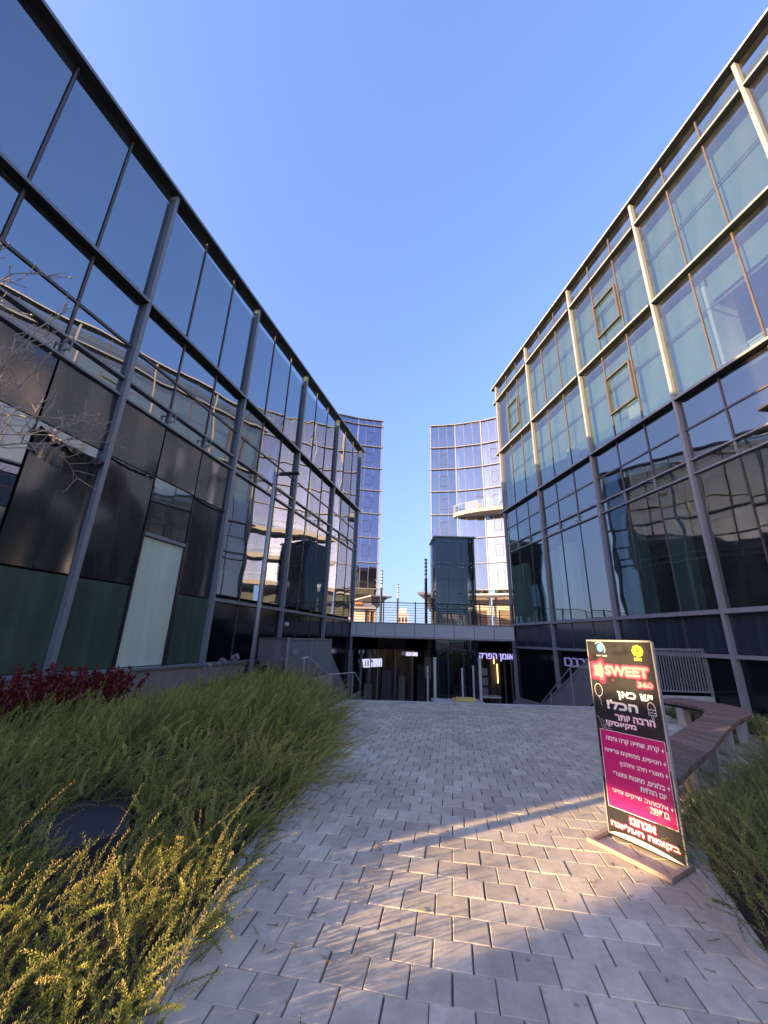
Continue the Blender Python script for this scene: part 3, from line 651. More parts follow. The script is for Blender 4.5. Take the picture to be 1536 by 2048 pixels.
# ------------------------------------------------------------------ text
BOLD = {}
def text(s, size, mtx, m, parent=None, name='lettering', bold=0., align='CENTER', extrude=0., rtl=True, fitw=None, spacing=1.):
    cu = bpy.data.curves.new('t', 'FONT')
    cu.body = s[::-1] if rtl and any('\u0590' <= ch <= '\u05ff' for ch in s) else s
    cu.size = size; cu.align_x = align; cu.align_y = 'CENTER'; cu.extrude = extrude; cu.space_character = spacing
    cu.resolution_u = 3
    def grab():
        t = bpy.data.objects.new('t', cu); col.objects.link(t)
        dg = bpy.context.evaluated_depsgraph_get(); me = bpy.data.meshes.new_from_object(t.evaluated_get(dg))
        bpy.data.objects.remove(t); return me
    me = grab()
    xs = [v.co.x for v in me.vertices]; ys = [v.co.y for v in me.vertices]
    x0_, x1_, y0_, y1_ = min(xs), max(xs), min(ys), max(ys)
    bpy.data.curves.remove(cu)
    if fitw:         # fit the plain letters into (width, height) about their centre
        fw, fh = fitw; cx, cy = (x0_+x1_)/2, (y0_+y1_)/2
        sx = fw/(x1_-x0_); sy = fh/(y1_-y0_) if fh else sx
        for v in me.vertices: v.co.x = (v.co.x-cx)*sx; v.co.y = (v.co.y-cy)*sy
    else: sx = sy = 1.
    if bold:         # heavier strokes: the same letters laid again, shifted by a stroke's width
        bm = bmesh.new(); k = 16 if bold > .08 else 6
        for i in range(k+1):
            m2 = me.copy(); rr_ = bold*size*(sx+sy)/2 if i else 0; an = 2*math.pi*i/k
            m2.transform(Matrix.Translation((rr_*math.cos(an), rr_*math.sin(an), i*.00002))); bm.from_mesh(m2); bpy.data.meshes.remove(m2)
        bm.to_mesh(me); bm.free()
    me.name = name; me.transform(mtx)
    if parent: me.transform(Matrix.Translation(-wl(parent)))
    me.materials.append(m)
    o = bpy.data.objects.new(name, me); col.objects.link(o)
    if parent: o.parent = parent
    return o
def frame_mtx(o, x, y):
    x = Vector(x).normalized(); y = Vector(y).normalized(); z = x.cross(y)
    m = Matrix((x, y, z)).transposed().to_4x4(); m.translation = Vector(o); return m

# ------------------------------------------------------------------ terrace edge, railing, lift
T = thing('terrace_edge', 'grey panelled fascia of the terrace spanning between the two buildings', 'terrace', (2.7, 22.3, 1.6))
ta, tb = Vector((-1.62, 22.50, 0)), Vector((7.16, 21.92, 0)); td = (tb-ta).normalized(); tn = Vector((td.y, -td.x, 0)); FT = (ta, td, tn); TL = (tb-ta).length
edges = [0, .30]+[.30+k*(TL-.30)/8 for k in range(1, 9)]
for a, b in zip(edges[:-1], edges[1:]): fpart('fascia_panel', FT, M['fascia'], T, (a+.012, b-.012, -.1, .0, 1.72, 2.38), bevel=.004)
fpart('fascia_back', FT, M['frame_dark'], T, (0, TL, -.2, -.101, 1.66, 2.36)); fpart('fascia_cap', FT, M['steel'], T, (0, TL, -.25, .03, 2.382, 2.43)); fpart('fascia_trim', FT, M['steell'], T, (0, TL, -.2, .02, 1.64, 1.71))
fpart('soffit', FT, M['lowdark'], T, (0, TL, -6, -.2, 1.60, 1.74))
R_ = thing('terrace_railing', 'thin dark wire railing along the terrace edge', 'railing', (2.7, 22.6, 2.43))
for k in range(8): mb = MB(); z = 2.55+k*.135; mb.tube([fp(FT, 0, -.1, z), fp(FT, TL, -.1, z)], .012 if k < 7 else .026, 5); mb.build('rail', M['blackm'], R_)
for s in [x*TL/5 for x in range(6)]: fpart('post', FT, M['blackm'], R_, (s-.03, s+.03, -.13, -.07, 2.43, 3.56))
for i, (x, y, h, lab) in enumerate(((-.02, 35, 7.35, 'dark pole with a ringed pale top, left of the three on the terrace'), (1.84, 45, 7.5, 'dark pole with a ringed pale top, thinnest and middle of the three'), (3.34, 30, 7.5, 'dark pole with a ringed pale top, tallest of the three, beside the glass lift'))):
    Pq = thing('light_pole', lab, 'pole', (x, y, 2.4), 'ringed poles on the terrace')
    mb = MB(); mb.tube([(x, y, 2.4), (x, y, h-1.45)], .11, 10); mb.build('pole', M['blackm'], Pq)
    mb = MB(); mb.tube([(x, y, h-1.45), (x, y, h)], .085, 10); mb.build('pole_top', M['white'], Pq)
    for k in range(5): mb = MB(); z = h-1.2+k*.28; mb.tube([(x, y, z), (x, y, z+.12)], .115, 10); mb.build('ring', M['blackm'], Pq)
for i, (x, y) in enumerate(((3.55, 25.2), (4.25, 25.6), (4.75, 25.2))):
    c = thing('curved_stand', ['leftmost', 'middle', 'rightmost'][i]+' of the three dark curved stands behind the terrace railing', 'stand', (x, y, 2.4), 'curved stands behind the railing')
    mb = MB(); mb.tube([(x+.35, y, 2.4), (x+.3, y, 2.75), (x+.15, y, 3.15), (x-.15, y, 3.42), (x-.3, y, 3.45)], .05, 8); mb.build('upright', M['blackm'], c, smooth=True)
    mb = MB(); mb.tube([(x-.3, y, 2.44), (x+.45, y, 2.44)], .04, 8); mb.build('foot', M['blackm'], c)
Lf = thing('glass_lift', 'dark glass lift shaft rising above the terrace, with spider fittings', 'lift', (4.45, 24.6, -4.2))
x0, x1, y0, y1 = 3.22, 5.70, 24.0, 26.2; zc = [-4.2, -1.6, 1.0, 3.6, 6.0, 7.72]
# solid head of the shaft
mb = MB(); mb.box(x0+.06, x1-.06, y0+.06, y1-.06, 5.2, 7.70); mb.build('shaft_head', M['spandrel'], Lf)
mb = MB(); mb.box(x0-.08, x1+.08, y0-.10, y1+.1, 7.74, 7.82); mb.build('roof', M['steel'], Lf)
for k in range(5):
    for j in range(3):
        a, b = x0+(x1-x0)*j/3+.012, x0+(x1-x0)*(j+1)/3-.012
        mb = MB(); mb.poly([(a, y0, zc[k]+.015), (b, y0, zc[k]+.015), (b, y0, zc[k+1]-.015), (a, y0, zc[k+1]-.015)]); mb.build('glass_pane', M['glasslift'], Lf)
    for x in (x0, x1):
        mb = MB(); mb.poly([(x, y0, zc[k]+.015), (x, y1, zc[k]+.015), (x, y1, zc[k+1]-.015), (x, y0, zc[k+1]-.015)]); mb.build('glass_pane', M['glasslift'], Lf)
    mb = MB(); z = zc[k]; mb.box(x0+.15, x1-.15, y0+.16, y0+.26, z-.06, z+.06); mb.build('cross_beam', M['steel'], Lf); mb = MB(); mb.box(x0+.15, x1-.15, y1-.26, y1-.16, z-.06, z+.06); mb.build('cross_beam', M['steel'], Lf)
for x in (x0+.15, x1-.15):
    for y in (y0+.2, y1-.2): mb = MB(); mb.box(x-.06, x+.06, y-.06, y+.06, -4.2, 7.7); mb.build('corner_post', M['steel'], Lf)
for zz in (7.5, 6.13, 5.87, 3.72, 3.48, 1.1, .88):
    for fx in (.10, .29, .36, .62, .69, .90):
        x = x0+(x1-x0)*fx; mb = MB(); mb.tube([(x, y0-.03, zz), (x, y0+.02, zz)], .03, 10); mb.build('fitting', M['white'], Lf)
mb = MB(); mb.box(x0+.4, x1-.4, y0+.7, y1-.4, 3.2, 5.6); mb.build('lift_car', M['awn'], Lf)
for s in (4.0, 4.9): mb = MB(); mb.box(s-.04, s+.04, y0+.4, y0+.5, -4.2, 6.0); mb.build('guide_rail', M['steell'], Lf)

# ------------------------------------------------------------------ shops below the terrace
S = thing('shopfront', 'dark glazed shopfronts below the terrace in the sunken court', 'shopfront', (2.7, 26, -4.2))
poly = [(-3.35, 19.2), (-.1, 25.6), (3.1, 26.6), (7.9, 26.6), (8.3, 22.2)]
for i in range(4):
    p, q = Vector((*poly[i], 0)), Vector((*poly[i+1], 0)); D = (q-p).normalized(); L = (q-p).length; n = Vector((D.y, -D.x, 0)); n = n if n.dot(Vector((2, 15, 0))-p) > 0 else -n
    F = (p, D, n); k = max(2, round(L/1.0))
    fpart('back_wall', F, M['shopwall'], S, (0, L, -2.6, -2.5, -4.2, 1.7)); fpart('header', F, M['lowdark'], S, (.04, L-.04, -.12, .0, .95, 1.6))
    for j in range(k):
        a, b = L*j/k+.035, L*(j+1)/k-.035
        fpane('glass_pane', F, M['glassdark'], S, a, b, -.02, -4.2, .93)
        fpart('mullion', F, M['steel'], S, (a-.07, a, -.06, .05, -4.2, .94))
for x, y, a_ in ((-1.6, 25.4, 62), (.6, 27.4, 80), (2.2, 27.9, 85), (5.0, 28.0, 90), (6.6, 27.8, 90)):     # lit tubes on the shop ceilings
    d_ = az(a_)*.5; mb = MB(); mb.bar((x-d_.x, y-d_.y, 1.3), (x+d_.x, y+d_.y, 1.3), .06, .05); mb.build('ceiling_lamp', M['warm'], S)
for x, y, wd, h, mm in ((-.9, 26.2, .5, 1.5, 'white'), (.2, 27.6, .6, 2.2, 'awn'), (1.3, 27.8, .4, 1.9, 'mint'), (2.55, 28.2, .5, 2.6, 'cream'), (4.9, 28.2, .9, 1.4, 'white'), (6.1, 28.0, .5, 2.0, 'brownwood'), (7.2, 28.0, .4, 2.3, 'cream'), (-2.4, 23.6, .5, 2.0, 'mint')):
    mb = MB(); mb.box(x, x+wd, y, y+.4, -2.6, -2.6+h); mb.box(x-.05, x+wd+.05, y-.05, y+.45, -2.6+h*.5, -2.56+h*.5); mb.build('display_unit', M[mm], S)
mb = MB(); mb.box(2.85, 3.25, 26.45, 26.5, -.7, .55); mb.build('curtain', M['cream'], S)
tb_ = thing('cafe_table', 'pale table standing in the court by the right shop window', 'table', (6.1, 24.8, -4.2))
mb = MB(); mb.box(5.5, 7.0, 24.4, 25.2, -1.45, -1.38); mb.build('table_top', M['white'], tb_)
for x in (5.6, 6.9):
    for y in (24.5, 25.1): mb = MB(); mb.box(x-.03, x+.03, y-.03, y+.03, -4.2, -1.45); mb.build('leg', M['steel'], tb_)
for (x, y, z0, z1) in ((7.25, 26.0, -2, .5), (7.05, 25.95, -.9, .9)):
    mb = MB(); mb.box(x, x+.05, y, y+.05, z0+1.2, z1-.2); tag(mb.build('strip_lamp', M['warm']), 'short warm strip lamp by the brown shop post, '+('lower one' if z0 == -2 else 'upper one'), 'lamp', 'strip lamps by the shop')
mb = MB(); mb.box(6.9, 7.5, 26.2, 26.4, -4.2, .6); mb.build('shop_post', M['brownwood'], S)
mb = MB(); mb.box(-1.55, -.95, 24.2, 24.24, -4.2, -.25); mb.build('green_door', M['greenfilm'], S)
for j, z in enumerate((-.2, -.75, -1.3)):
    mb = MB(); mb.box(6.15, 6.75, 26.35, 26.38, z-.22, z+.22); tag(mb.build('menu_photo', M['steell']), ['top', 'middle', 'lowest'][j]+' of three pale pictures hung in the right shop window', 'picture', 'pictures in the shop window')
lt = frame_mtx((-.36, 24.75, .28), (.42, .84-.0, 0), (0, 0, 1))
o = text('מעשה בבד', .5, frame_mtx((-.40, 24.55, .22), (.55, .835, 0), (0, 0, 1)), M['ledw'], bold=.0, extrude=.03, fitw=(1.95, .46)); o.name = 'shop_sign'; tag(o, 'white lit Hebrew letter sign on the angled dark shopfront, left below the terrace', 'sign', None)
o = text('אומן הפרק', .5, frame_mtx((7.08, 25.4, .70), (1, 0, 0), (0, 0, 1)), M['ledl'], bold=.01, extrude=.03, fitw=(2.05, .44)); o.name = 'shop_sign'; tag(o, 'lavender lit Hebrew letter sign above the right shop below the terrace', 'sign')
o = text('GALLIN CORNER', .3, frame_mtx((1.98, 25.8, .73), (1, .15, 0), (0, 0, 1)), M['led'], bold=.03, extrude=.02, fitw=(.74, .22)); o.name = 'shop_sign'; tag(o, 'small white lit sign in the middle of the dark shopfront', 'sign')
o = text('VEN', .8, frame_mtx((-2.42, 21.5, .42), (.27, .96, 0), (0, 0, 1)), M['steell'], extrude=.02, rtl=False, fitw=(1.75, .72)); o.name = 'shop_sign'; tag(o, 'thin grey VEN letters on the dark wall behind the left stair fence', 'sign')
o = text('ורבכו', .5, frame_mtx(fp(FR, 6.6, .0, .86), -DR, (0, 0, 1)), M['ledd'], extrude=.02, fitw=(1.5, .34)); o.name = 'shop_sign'; tag(o, 'lavender lit script on the dark wall behind the right stair fence', 'sign')
ks = thing('kiosk_sign', 'small orange lit sign on the kiosk roof left of the terrace', 'sign', (-2.3, 39.6, 4.7))
mb = MB(); mb.tube([(-2.75, 39.75, 4.9), (-1.8, 39.75, 4.9)], .24, 12); mb.build('sign_body', M['brownwood'], ks)
text('פיצה', .4, frame_mtx((-2.28, 39.48, 4.9), (1, 0, 0), (0, 0, 1)), M['orange'], ks, bold=.03, fitw=(.8, .26))

# ------------------------------------------------------------------ fences, stairs, posts
def fence(name, label, pts, zb, zt, gap, mm, post=True):
    """pts: plan points; zb/zt: bottom and top heights at each point"""
    f = thing(name, label, 'fence', (*pts[0], min(zb)))
    mb = MB(); mt = MB(); ml = MB()
    for i in range(len(pts)-1):
        p, q = Vector((*pts[i], 0)), Vector((*pts[i+1], 0)); L = (q-p).length; k = max(1, int(L/gap))
        for j in range(k+1):
            t = j/k; x = p.lerp(q, t); b = zb[i]+(zb[i+1]-zb[i])*t; tt = zt[i]+(zt[i+1]-zt[i])*t
            mb.box(x.x-.008, x.x+.008, x.y-.02, x.y+.02, b, tt)
        mt.bar((*pts[i], zt[i]), (*pts[i+1], zt[i+1]), .05, .05); ml.bar((*pts[i], zb[i]), (*pts[i+1], zb[i+1]), .045, .04)
    mb.build('bars', mm, f); mt.build('rail', mm, f); ml.build('rail', mm, f)
    for i in range(len(pts)):
        m2 = MB(); m2.box(pts[i][0]-.03, pts[i][0]+.03, pts[i][1]-.03, pts[i][1]+.03, zb[i]-.3, zt[i]+.03); m2.build('post', mm, f)
    return f
def lpt(t): return (-2.45+.27*t*.96, 11.15+.96*t)     # along the left side of the court
fence('stair_fence', 'grey close barred fence standing level on the concrete wall left of the stairs', [lpt(0), lpt(1.5), lpt(3.05)], [.42, .42, .42], [1.46, 1.46, 1.46], .055, M['steel'])
fence('stair_fence', 'grey barred fence falling with the left stairs to a landing', [lpt(3.15), lpt(5.2), lpt(6.4), lpt(8.4)], [-.2, -1.7, -1.7, -3.3], [.95, -.60, -.52, -2.2], .055, M['steel'])
q0, q1 = lpt(-.05), lpt(3.2)
mb = MB(); a = Vector((.96, -.26, 0))*.09
mb.hexa([(q0[0]-a.x, q0[1]-a.y, -4.2), (q0[0]+a.x, q0[1]+a.y, -4.2), (q1[0]+a.x, q1[1]+a.y, -4.2), (q1[0]-a.x, q1[1]-a.y, -4.2), (q0[0]-a.x, q0[1]-a.y, .36), (q0[0]+a.x, q0[1]+a.y, .36), (q1[0]+a.x, q1[1]+a.y, .36), (q1[0]-a.x, q1[1]-a.y, .36)])
tag(mb.build('low_wall', M['concrete'], bevel=.01), 'low concrete wall under the left stair fence', 'wall')
mb = MB(); mb.box(-2.78, -2.42, 10.98, 11.10, -.1, .36); tag(mb.build('low_wall', M['concrete'], bevel=.01), 'short concrete wall end at the left corner of the pavement edge', 'wall')
hr = thing('handrail', 'light grey handrail stepping down inside the left stair fence', 'handrail', (-1.9, 11.4, 0))
mb = MB(); mb.tube([(-2.12, 11.5, .95), (-1.98, 11.55, 1.0), (-1.55, 12.9, .45), (-.85, 14.7, .40), (-.62, 15.0, .05)], .022, 8); mb.build('rail', M['steell'], hr)
for x, y, z in ((-2.05, 11.5, .97), (-1.55, 12.9, .44), (-.9, 14.6, .4)): mb = MB(); mb.tube([(x, y, -1.5), (x, y, z)], .02, 8); mb.build('post', M['steell'], hr)
nt_ = thing('notice', 'small white printed notice on the left stair fence', 'notice', (-2.35, 11.6, 1.15))
mb = MB(); u = Vector((.26, .965, 0)); c = Vector((-2.30, 11.48, 1.13)); a = u*.12; zz = Vector((0, 0, .08))
mb.hexa([c-a-zz, c+a-zz, c+a-zz+Vector((.01, 0, 0)), c-a-zz+Vector((.01, 0, 0)), c-a+zz, c+a+zz, c+a+zz+Vector((.01, 0, 0)), c-a+zz+Vector((.01, 0, 0))]); mb.build('plate', M['awn'], nt_)
for k in range(3): mb = MB(); z = .06-.045*k; mb.hexa([c-a*.8+Vector((.012, 0, z-.01)), c+a*.7+Vector((.012, 0, z-.01)), c+a*.7+Vector((.014, 0, z-.01)), c-a*.8+Vector((.014, 0, z-.01)), c-a*.8+Vector((.012, 0, z+.01)), c+a*.7+Vector((.012, 0, z+.01)), c+a*.7+Vector((.014, 0, z+.01)), c-a*.8+Vector((.014, 0, z+.01))]); mb.build('text_line', M['steel'], nt_)
fence('garden_fence', 'open barred grey fence joining the left facade to the stair fence', [lpt(.05), (-4.2, 14.2)], [.4, .4], [1.46, 1.46], .11, M['steel'])
def rpt(t): return (6.15-.166*t, 11.6+.986*t)
fence('stair_fence', 'grey barred fence falling with the right stairs to a landing', [rpt(0), rpt(3.2), rpt(4.9), rpt(7)], [.35, -1.55, -1.55, -2.9], [1.45, -.45, -.45, -1.8], .06, M['steel'])
mb = MB(); p0, p1 = rpt(-.1), rpt(3.3)
mb.hexa([(p0[0], p0[1], -4.2), (p0[0]+.16, p0[1], -4.2), (p1[0]+.16, p1[1], -4.2), (p1[0], p1[1], -4.2), (p0[0], p0[1], .30), (p0[0]+.16, p0[1], .30), (p1[0]+.16, p1[1], -1.62), (p1[0], p1[1], -1.62)])
tag(mb.build('low_wall', M['concrete']), 'sloping concrete stair wall under the right fence', 'wall')
hr = thing('handrail', 'grey handrail running down inside the right stair fence', 'handrail', (5.9, 11.8, 0))
mb = MB(); mb.tube([(6.0, 11.6, .95), (5.55, 12.2, .92), (5.3, 14.8, -.7), (5.1, 16.2, -.7)], .022, 8); mb.build('rail', M['steel'], hr)
for x, y, z in ((5.55, 12.25, .9), (5.42, 13.5, .1), (5.3, 14.8, -.7)): mb = MB(); mb.tube([(x, y, -3), (x, y, z)], .02, 8); mb.build('post', M['steel'], hr)
fence('garden_fence', 'level barred grey fence on the low wall right of the advert board', [(6.15, 11.62), (7.6, 11.55), (8.98, 11.5)], [.42, .42, .42], [1.46, 1.48, 1.5], .075, M['steel'])
mb = MB(); mb.box(6.3, 8.95, 11.42, 11.66, -.1, .30); tag(mb.build('low_wall', M['concrete'], bevel=.012), 'low concrete wall under the level fence behind the bench', 'wall')
for i, (x, y, h, lab) in enumerate(((1.50, 11.42, 1.06, 'tall grey steel post left of the lift entrance'), (2.72, 11.42, 1.08, 'tall grey steel post right of the yellow step'), (1.36, 11.9, .80, 'short grey post just left of the tall left post'), (2.33, 11.9, .78, 'short grey post in front of the lift glass'), (2.62, 11.8, .86, 'short grey post beside the tall right post'))):
    p = thing('railing_post', lab, 'post', (x, y, 0), 'steel posts at the pavement edge')
    wd = .035 if i < 2 else .024
    mb = MB(); mb.box(x-wd, x+wd, y-wd, y+wd, -.3, h); mb.build('post', M['steell'], p, bevel=.004)
    mb = MB(); mb.box(x-wd*1.3, x+wd*1.3, y-wd*1.3, y+wd*1.3, h, h+.03); mb.build('cap', M['steell'], p)
y_ = thing('yellow_step', 'yellow ramp step lying at the lift entrance on the pavement edge', 'step', (2.3, 11.5, 0))
mb = MB(); mb.hexa([(2.04, 11.36, .02), (2.58, 11.36, .02), (2.58, 11.6, .02), (2.04, 11.6, .02), (2.06, 11.42, .11), (2.58, 11.42, .11), (2.58, 11.58, .11), (2.06, 11.58, .11)]); mb.build('tread', M['yellow'], y_)
mb = MB(); mb.box(1.97, 2.038, 11.40, 11.58, .02, .085); mb.build('end_piece', M['yellow'], y_)
mb = MB(); mb.box(1.45, 2.8, 11.32, 11.95, -.08, .012); tag(mb.build('threshold_slab', M['concrete']), 'grey threshold slab between the steel posts', 'slab')

# ------------------------------------------------------------------ lamp posts
def lamp(name, label, x, y, h, hx, hz):
    l = thing(name, label, 'street lamp', (x, y, 0), 'street lamps beside the path')
    mb = MB(); mb.tube([(x, y, 0), (x, y, 2.2), (x, y, h)], .075, 12, .055); mb.build('pole', M['steell'], l, smooth=True)
    mb = MB(); mb.prism([(x-.22, y-.2), (x+.22, y-.2), (x+.24, y+.2), (x-.24, y+.2)], -.02, .12); mb.build('footing', M['concrete'], l, bevel=.02)
    s = 1 if hx > 0 else -1
    mb = MB(); mb.tube([(x, y, h-.12), (x+s*.2, y, h-.07)], .03, 8); mb.build('arm', M['lamphead'], l)
    mb = MB(); a = x+s*.14; b = x+hx
    mb.hexa([(a, y-.09, h-.10), (b, y-.13, h-.02), (b, y+.13, h-.02), (a, y+.09, h-.10), (a, y-.07, h-.02), (b, y-.11, h+.03), (b, y+.11, h+.03), (a, y+.07, h-.02)]); hd = mb.build('lamp_head', M['lamphead'], l, bevel=.012)
    mb = MB(); mb.box(min(x+s*.34, b-s*.06), max(x+s*.34, b-s*.06), y-.08, y+.08, h-.085, h-.06); mb.build('lens', M['awn'], hd) if False else None
    return l
lamp('street_lamp', 'slim grey street lamp standing in the left bed by the glass facade', -3.62, 12.0, 6.66, .78, 0)
lamp('street_lamp', 'street lamp at the right edge, only its lamp head showing', 8.6, 7.0, 6.3, -.86, 0)
la = thing('wall_lamp', 'small white round lamp on a left facade column', 'wall lamp', tuple(fp(FL, -7.6, .24, 1.95)))
mb = MB(); mb.tube([fp(FL, -7.6, .2, 1.95), fp(FL, -7.6, .3, 1.95)], .07, 10); mb.build('lamp_body', M['white'], la)

# ------------------------------------------------------------------ advert board
Ab = Vector((1.965, 3.95, 0)); Bb = Vector((2.235, 3.42, 0)); Tb = Vector((1.985, 3.945, 1.56))
bu = (Bb-Ab).normalized(); bv_ = (Tb-Ab); bv_ = (bv_-bv_.dot(bu)*bu).normalized(); bn = bu.cross(bv_)   # points to the camera side
if bn.x > 0: bn = -bn
BD = thing('advert_board', 'black and magenta Hebrew advert board on a low metal frame beside the bench', 'sign', tuple((Ab+Bb)/2))
def bp_(u, v, o=0.): return Ab+bu*u+bv_*v+bn*o
def bbox(name, u0, u1, v0, v1, o0, o1, m, parent=BD, bevel=0):
    mb = MB(); mb.hexa([bp_(u0, v0, o0), bp_(u1, v0, o0), bp_(u1, v0, o1), bp_(u0, v0, o1), bp_(u0, v1, o0), bp_(u1, v1, o0), bp_(u1, v1, o1), bp_(u0, v1, o1)]); return mb.build(name, m, parent, bevel=bevel)
bbox('board_panel', .006, .589, .015, 1.545, -.018, 0, M['b_black'])
bbox('board_frame', 0, .0058, .01, 1.56, -.024, .004, M['b_frame']); bbox('board_frame', .5892, .602, .01, 1.55, -.024, .004, M['b_frame']); bbox('board_frame', .006, .589, 1.546, 1.56, -.024, .004, M['b_frame'])
def bpoly(name, pts, m, o=.0015):
    mb = MB(); mb.prism([(0, 0)]*0+list(pts), 0, .0006) if False else None
    n = len(pts); b = [bp_(u, v, o) for u, v in pts]; a = [bp_(u, v, o-.0006) for u, v in pts]
    mb.poly(b); 
    for i in range(n): mb.poly([a[i], a[(i+1) % n], b[(i+1) % n], b[i]])
    return mb.build(name, m, BD)
def bline(name, pts, wd, m, o=.0015, closed=False):
    mb = MB(); P = list(pts)+([pts[0]] if closed else [])
    for i in range(len(P)-1):
        p, q = Vector(P[i]), Vector(P[i+1]); d = (q-p).normalized(); n = Vector((-d.y, d.x))*wd/2
        mb.poly([bp_(*(p-n-d*wd*.3), o), bp_(*(q-n+d*wd*.3), o), bp_(*(q+n+d*wd*.3), o), bp_(*(p+n-d*wd*.3), o)])
    return mb.build(name, m, BD)
def btext(s, u0, u1, v, h, m, o=.003, bold=.0, name='lettering', parent=BD):
    c = bp_((u0+u1)/2, v, o)
    return text(s, 1., frame_mtx(c, bu, bv_), m, parent, name, bold=bold, fitw=(u1-u0, h))
def circ(cu, cv, ru, rv, n=28, a0=0, a1=2*math.pi): return [(cu+ru*math.cos(a0+(a1-a0)*k/n), cv+rv*math.sin(a0+(a1-a0)*k/n)) for k in range(n)]
bpoly('blue_emblem', circ(.134, 1.488, .040, .043), M['b_navy']); bpoly('blue_emblem', circ(.131, 1.492, .031, .035), M['b_blue'], .002)
bline('emblem_swirl', [(.09, 1.525), (.105, 1.537), (.13, 1.54), (.155, 1.528), (.172, 1.505), (.178, 1.475), (.17, 1.45)], .007, M['b_white'], .0025)
bline('emblem_swirl', [(.122, 1.497), (.128, 1.505), (.14, 1.503), (.146, 1.492), (.141, 1.478), (.130, 1.474)], .007, M['b_cream'], .0028)
btext('מפעל הפיס', .088, .19, 1.424, .017, M['b_white'], bold=.02)
gm = MB()
for k in range(6):                  # woven yellow globe: latitude and longitude bands
    t = -1+2*(k+.5)/6; rr = math.sqrt(max(.02, 1-t*t)); cu, cv = .472, 1.474; R0 = .047
    for (ax, ay) in (((1, .35), (-.35, 1)), ((-.35, 1), (1, .35))):
        ln = math.hypot(*ax); ex = (ax[0]/ln, ax[1]/ln); ey = (ay[0]/ln, ay[1]/ln)
        prev = None
        for i in range(9):
            x = -rr+2*rr*i/8; yv = t+.16*(1-x*x/(rr*rr+.01))*(1 if t > 0 else -1)*.6
            pt = (cu+R0*(ex[0]*x+ey[0]*yv), cv+R0*(ex[1]*x+ey[1]*yv))
            if prev:
                d = Vector((pt[0]-prev[0], pt[1]-prev[1])).normalized(); n = Vector((-d.y, d.x))*.0038
                gm.poly([bp_(prev[0]-n.x, prev[1]-n.y, .0015), bp_(pt[0]-n.x, pt[1]-n.y, .0015), bp_(pt[0]+n.x, pt[1]+n.y, .0015), bp_(prev[0]+n.x, prev[1]+n.y, .0015)])
            prev = pt
gm.build('yellow_globe', M['b_yellow'], BD)
btext('טוטו', .438, .500, 1.407, .022, M['b_yellow'], bold=.04)
# flower badge and SWEET
def flower(r, o, m):
    pts = []
    for k in range(60):
        a = 2*math.pi*k/60; rr = r*(1+.16*math.cos(5*a)); pts.append((.098+rr*math.cos(a), 1.293+rr*1.08*math.sin(a)))
    bpoly('flower_badge', pts, m, o)
flower(.092, .0012, M['b_pink']); flower(.072, .0018, M['b_lpink']); flower(.052, .0024, M['b_cream'])
btext('SWEET', .158, .532, 1.302, .070, M['b_pink'], .0027, .19); btext('SWEET', .158, .532, 1.302, .070, M['b_lpink'], .0033, .13); btext('SWEET', .158, .532, 1.302, .070, M['b_cream'], .0039, .05)
btext('360', .434, .554, 1.207, .038, M['b_pink'], .0027, .20); btext('360', .434, .554, 1.207, .038, M['b_cream'], .0035, .05)
for cu, cv in ((.03, 1.40), (.218, 1.225)):
    bline('pink_cross', [(cu-.01, cv-.01), (cu+.01, cv+.01)], .005, M['b_pink']); bline('pink_cross', [(cu-.01, cv+.01), (cu+.01, cv-.01)], .005, M['b_pink'])
btext('יש כאן', .244, .536, 1.102, .064, M['b_white'], bold=.05); btext('הכל!', .135, .400, 1.021, .068, M['b_white'], bold=.05)
btext('הרבה יותר', .196, .523, .925, .042, M['b_pink'], .0022, .10); btext('הרבה יותר', .196, .523, .925, .042, M['b_white'], .003, .04)
btext('מקיוסק!', .104, .365, .866, .046, M['b_pink'], .0022, .10); btext('מקיוסק!', .104, .365, .866, .046, M['b_white'], .003, .04)
bline('balloon_drawing', circ(.066, 1.128, .036, .052, 22), .004, M['b_white'], closed=True); bline('balloon_drawing', [(.066, 1.076), (.060, 1.066), (.072, 1.066), (.066, 1.076), (.07, 1.05), (.078, 1.03), (.076, 1.012), (.086, 1.0)], .003, M['b_white'])
bline('ice_lolly_drawing', [(.487, .985), (.487, 1.05), (.495, 1.072), (.513, 1.081), (.532, 1.072), (.545, 1.05), (.545, .985)], .004, M['b_white'], closed=True)
bline('ice_lolly_drawing', [(.487, 1.03), (.5, 1.022), (.51, 1.031), (.522, 1.021), (.533, 1.03), (.545, 1.024)], .004, M['b_white']); bline('ice_lolly_drawing', [(.487, 1.008), (.5, 1.0), (.515, 1.008), (.53, 1.0), (.545, 1.006)], .004, M['b_white']); bline('ice_lolly_drawing', [(.508, .985), (.508, .942), (.522, .942), (.522, .985)], .004, M['b_white'])
bline('cart_drawing', [(.012, .905), (.035, .905), (.06, .822), (.15, .822)], .004, M['steell']); bline('cart_drawing', [(.04, .89), (.105, .87), (.16, .885), (.15, .84), (.055, .845)], .003, M['steell']); bline('cart_drawing', [(.07, .885), (.08, .825), (.11, .875), (.12, .825), (.14, .88)], .003, M['steell'])
bpoly('magenta_panel', [(.030, .226), (.572, .230), (.574, .808), (.033, .808)], M['b_mag'], .0010)
bline('panel_border', [(.030, .226), (.572, .230), (.574, .808), (.033, .808)], .004, M['b_white'], .0016, True)
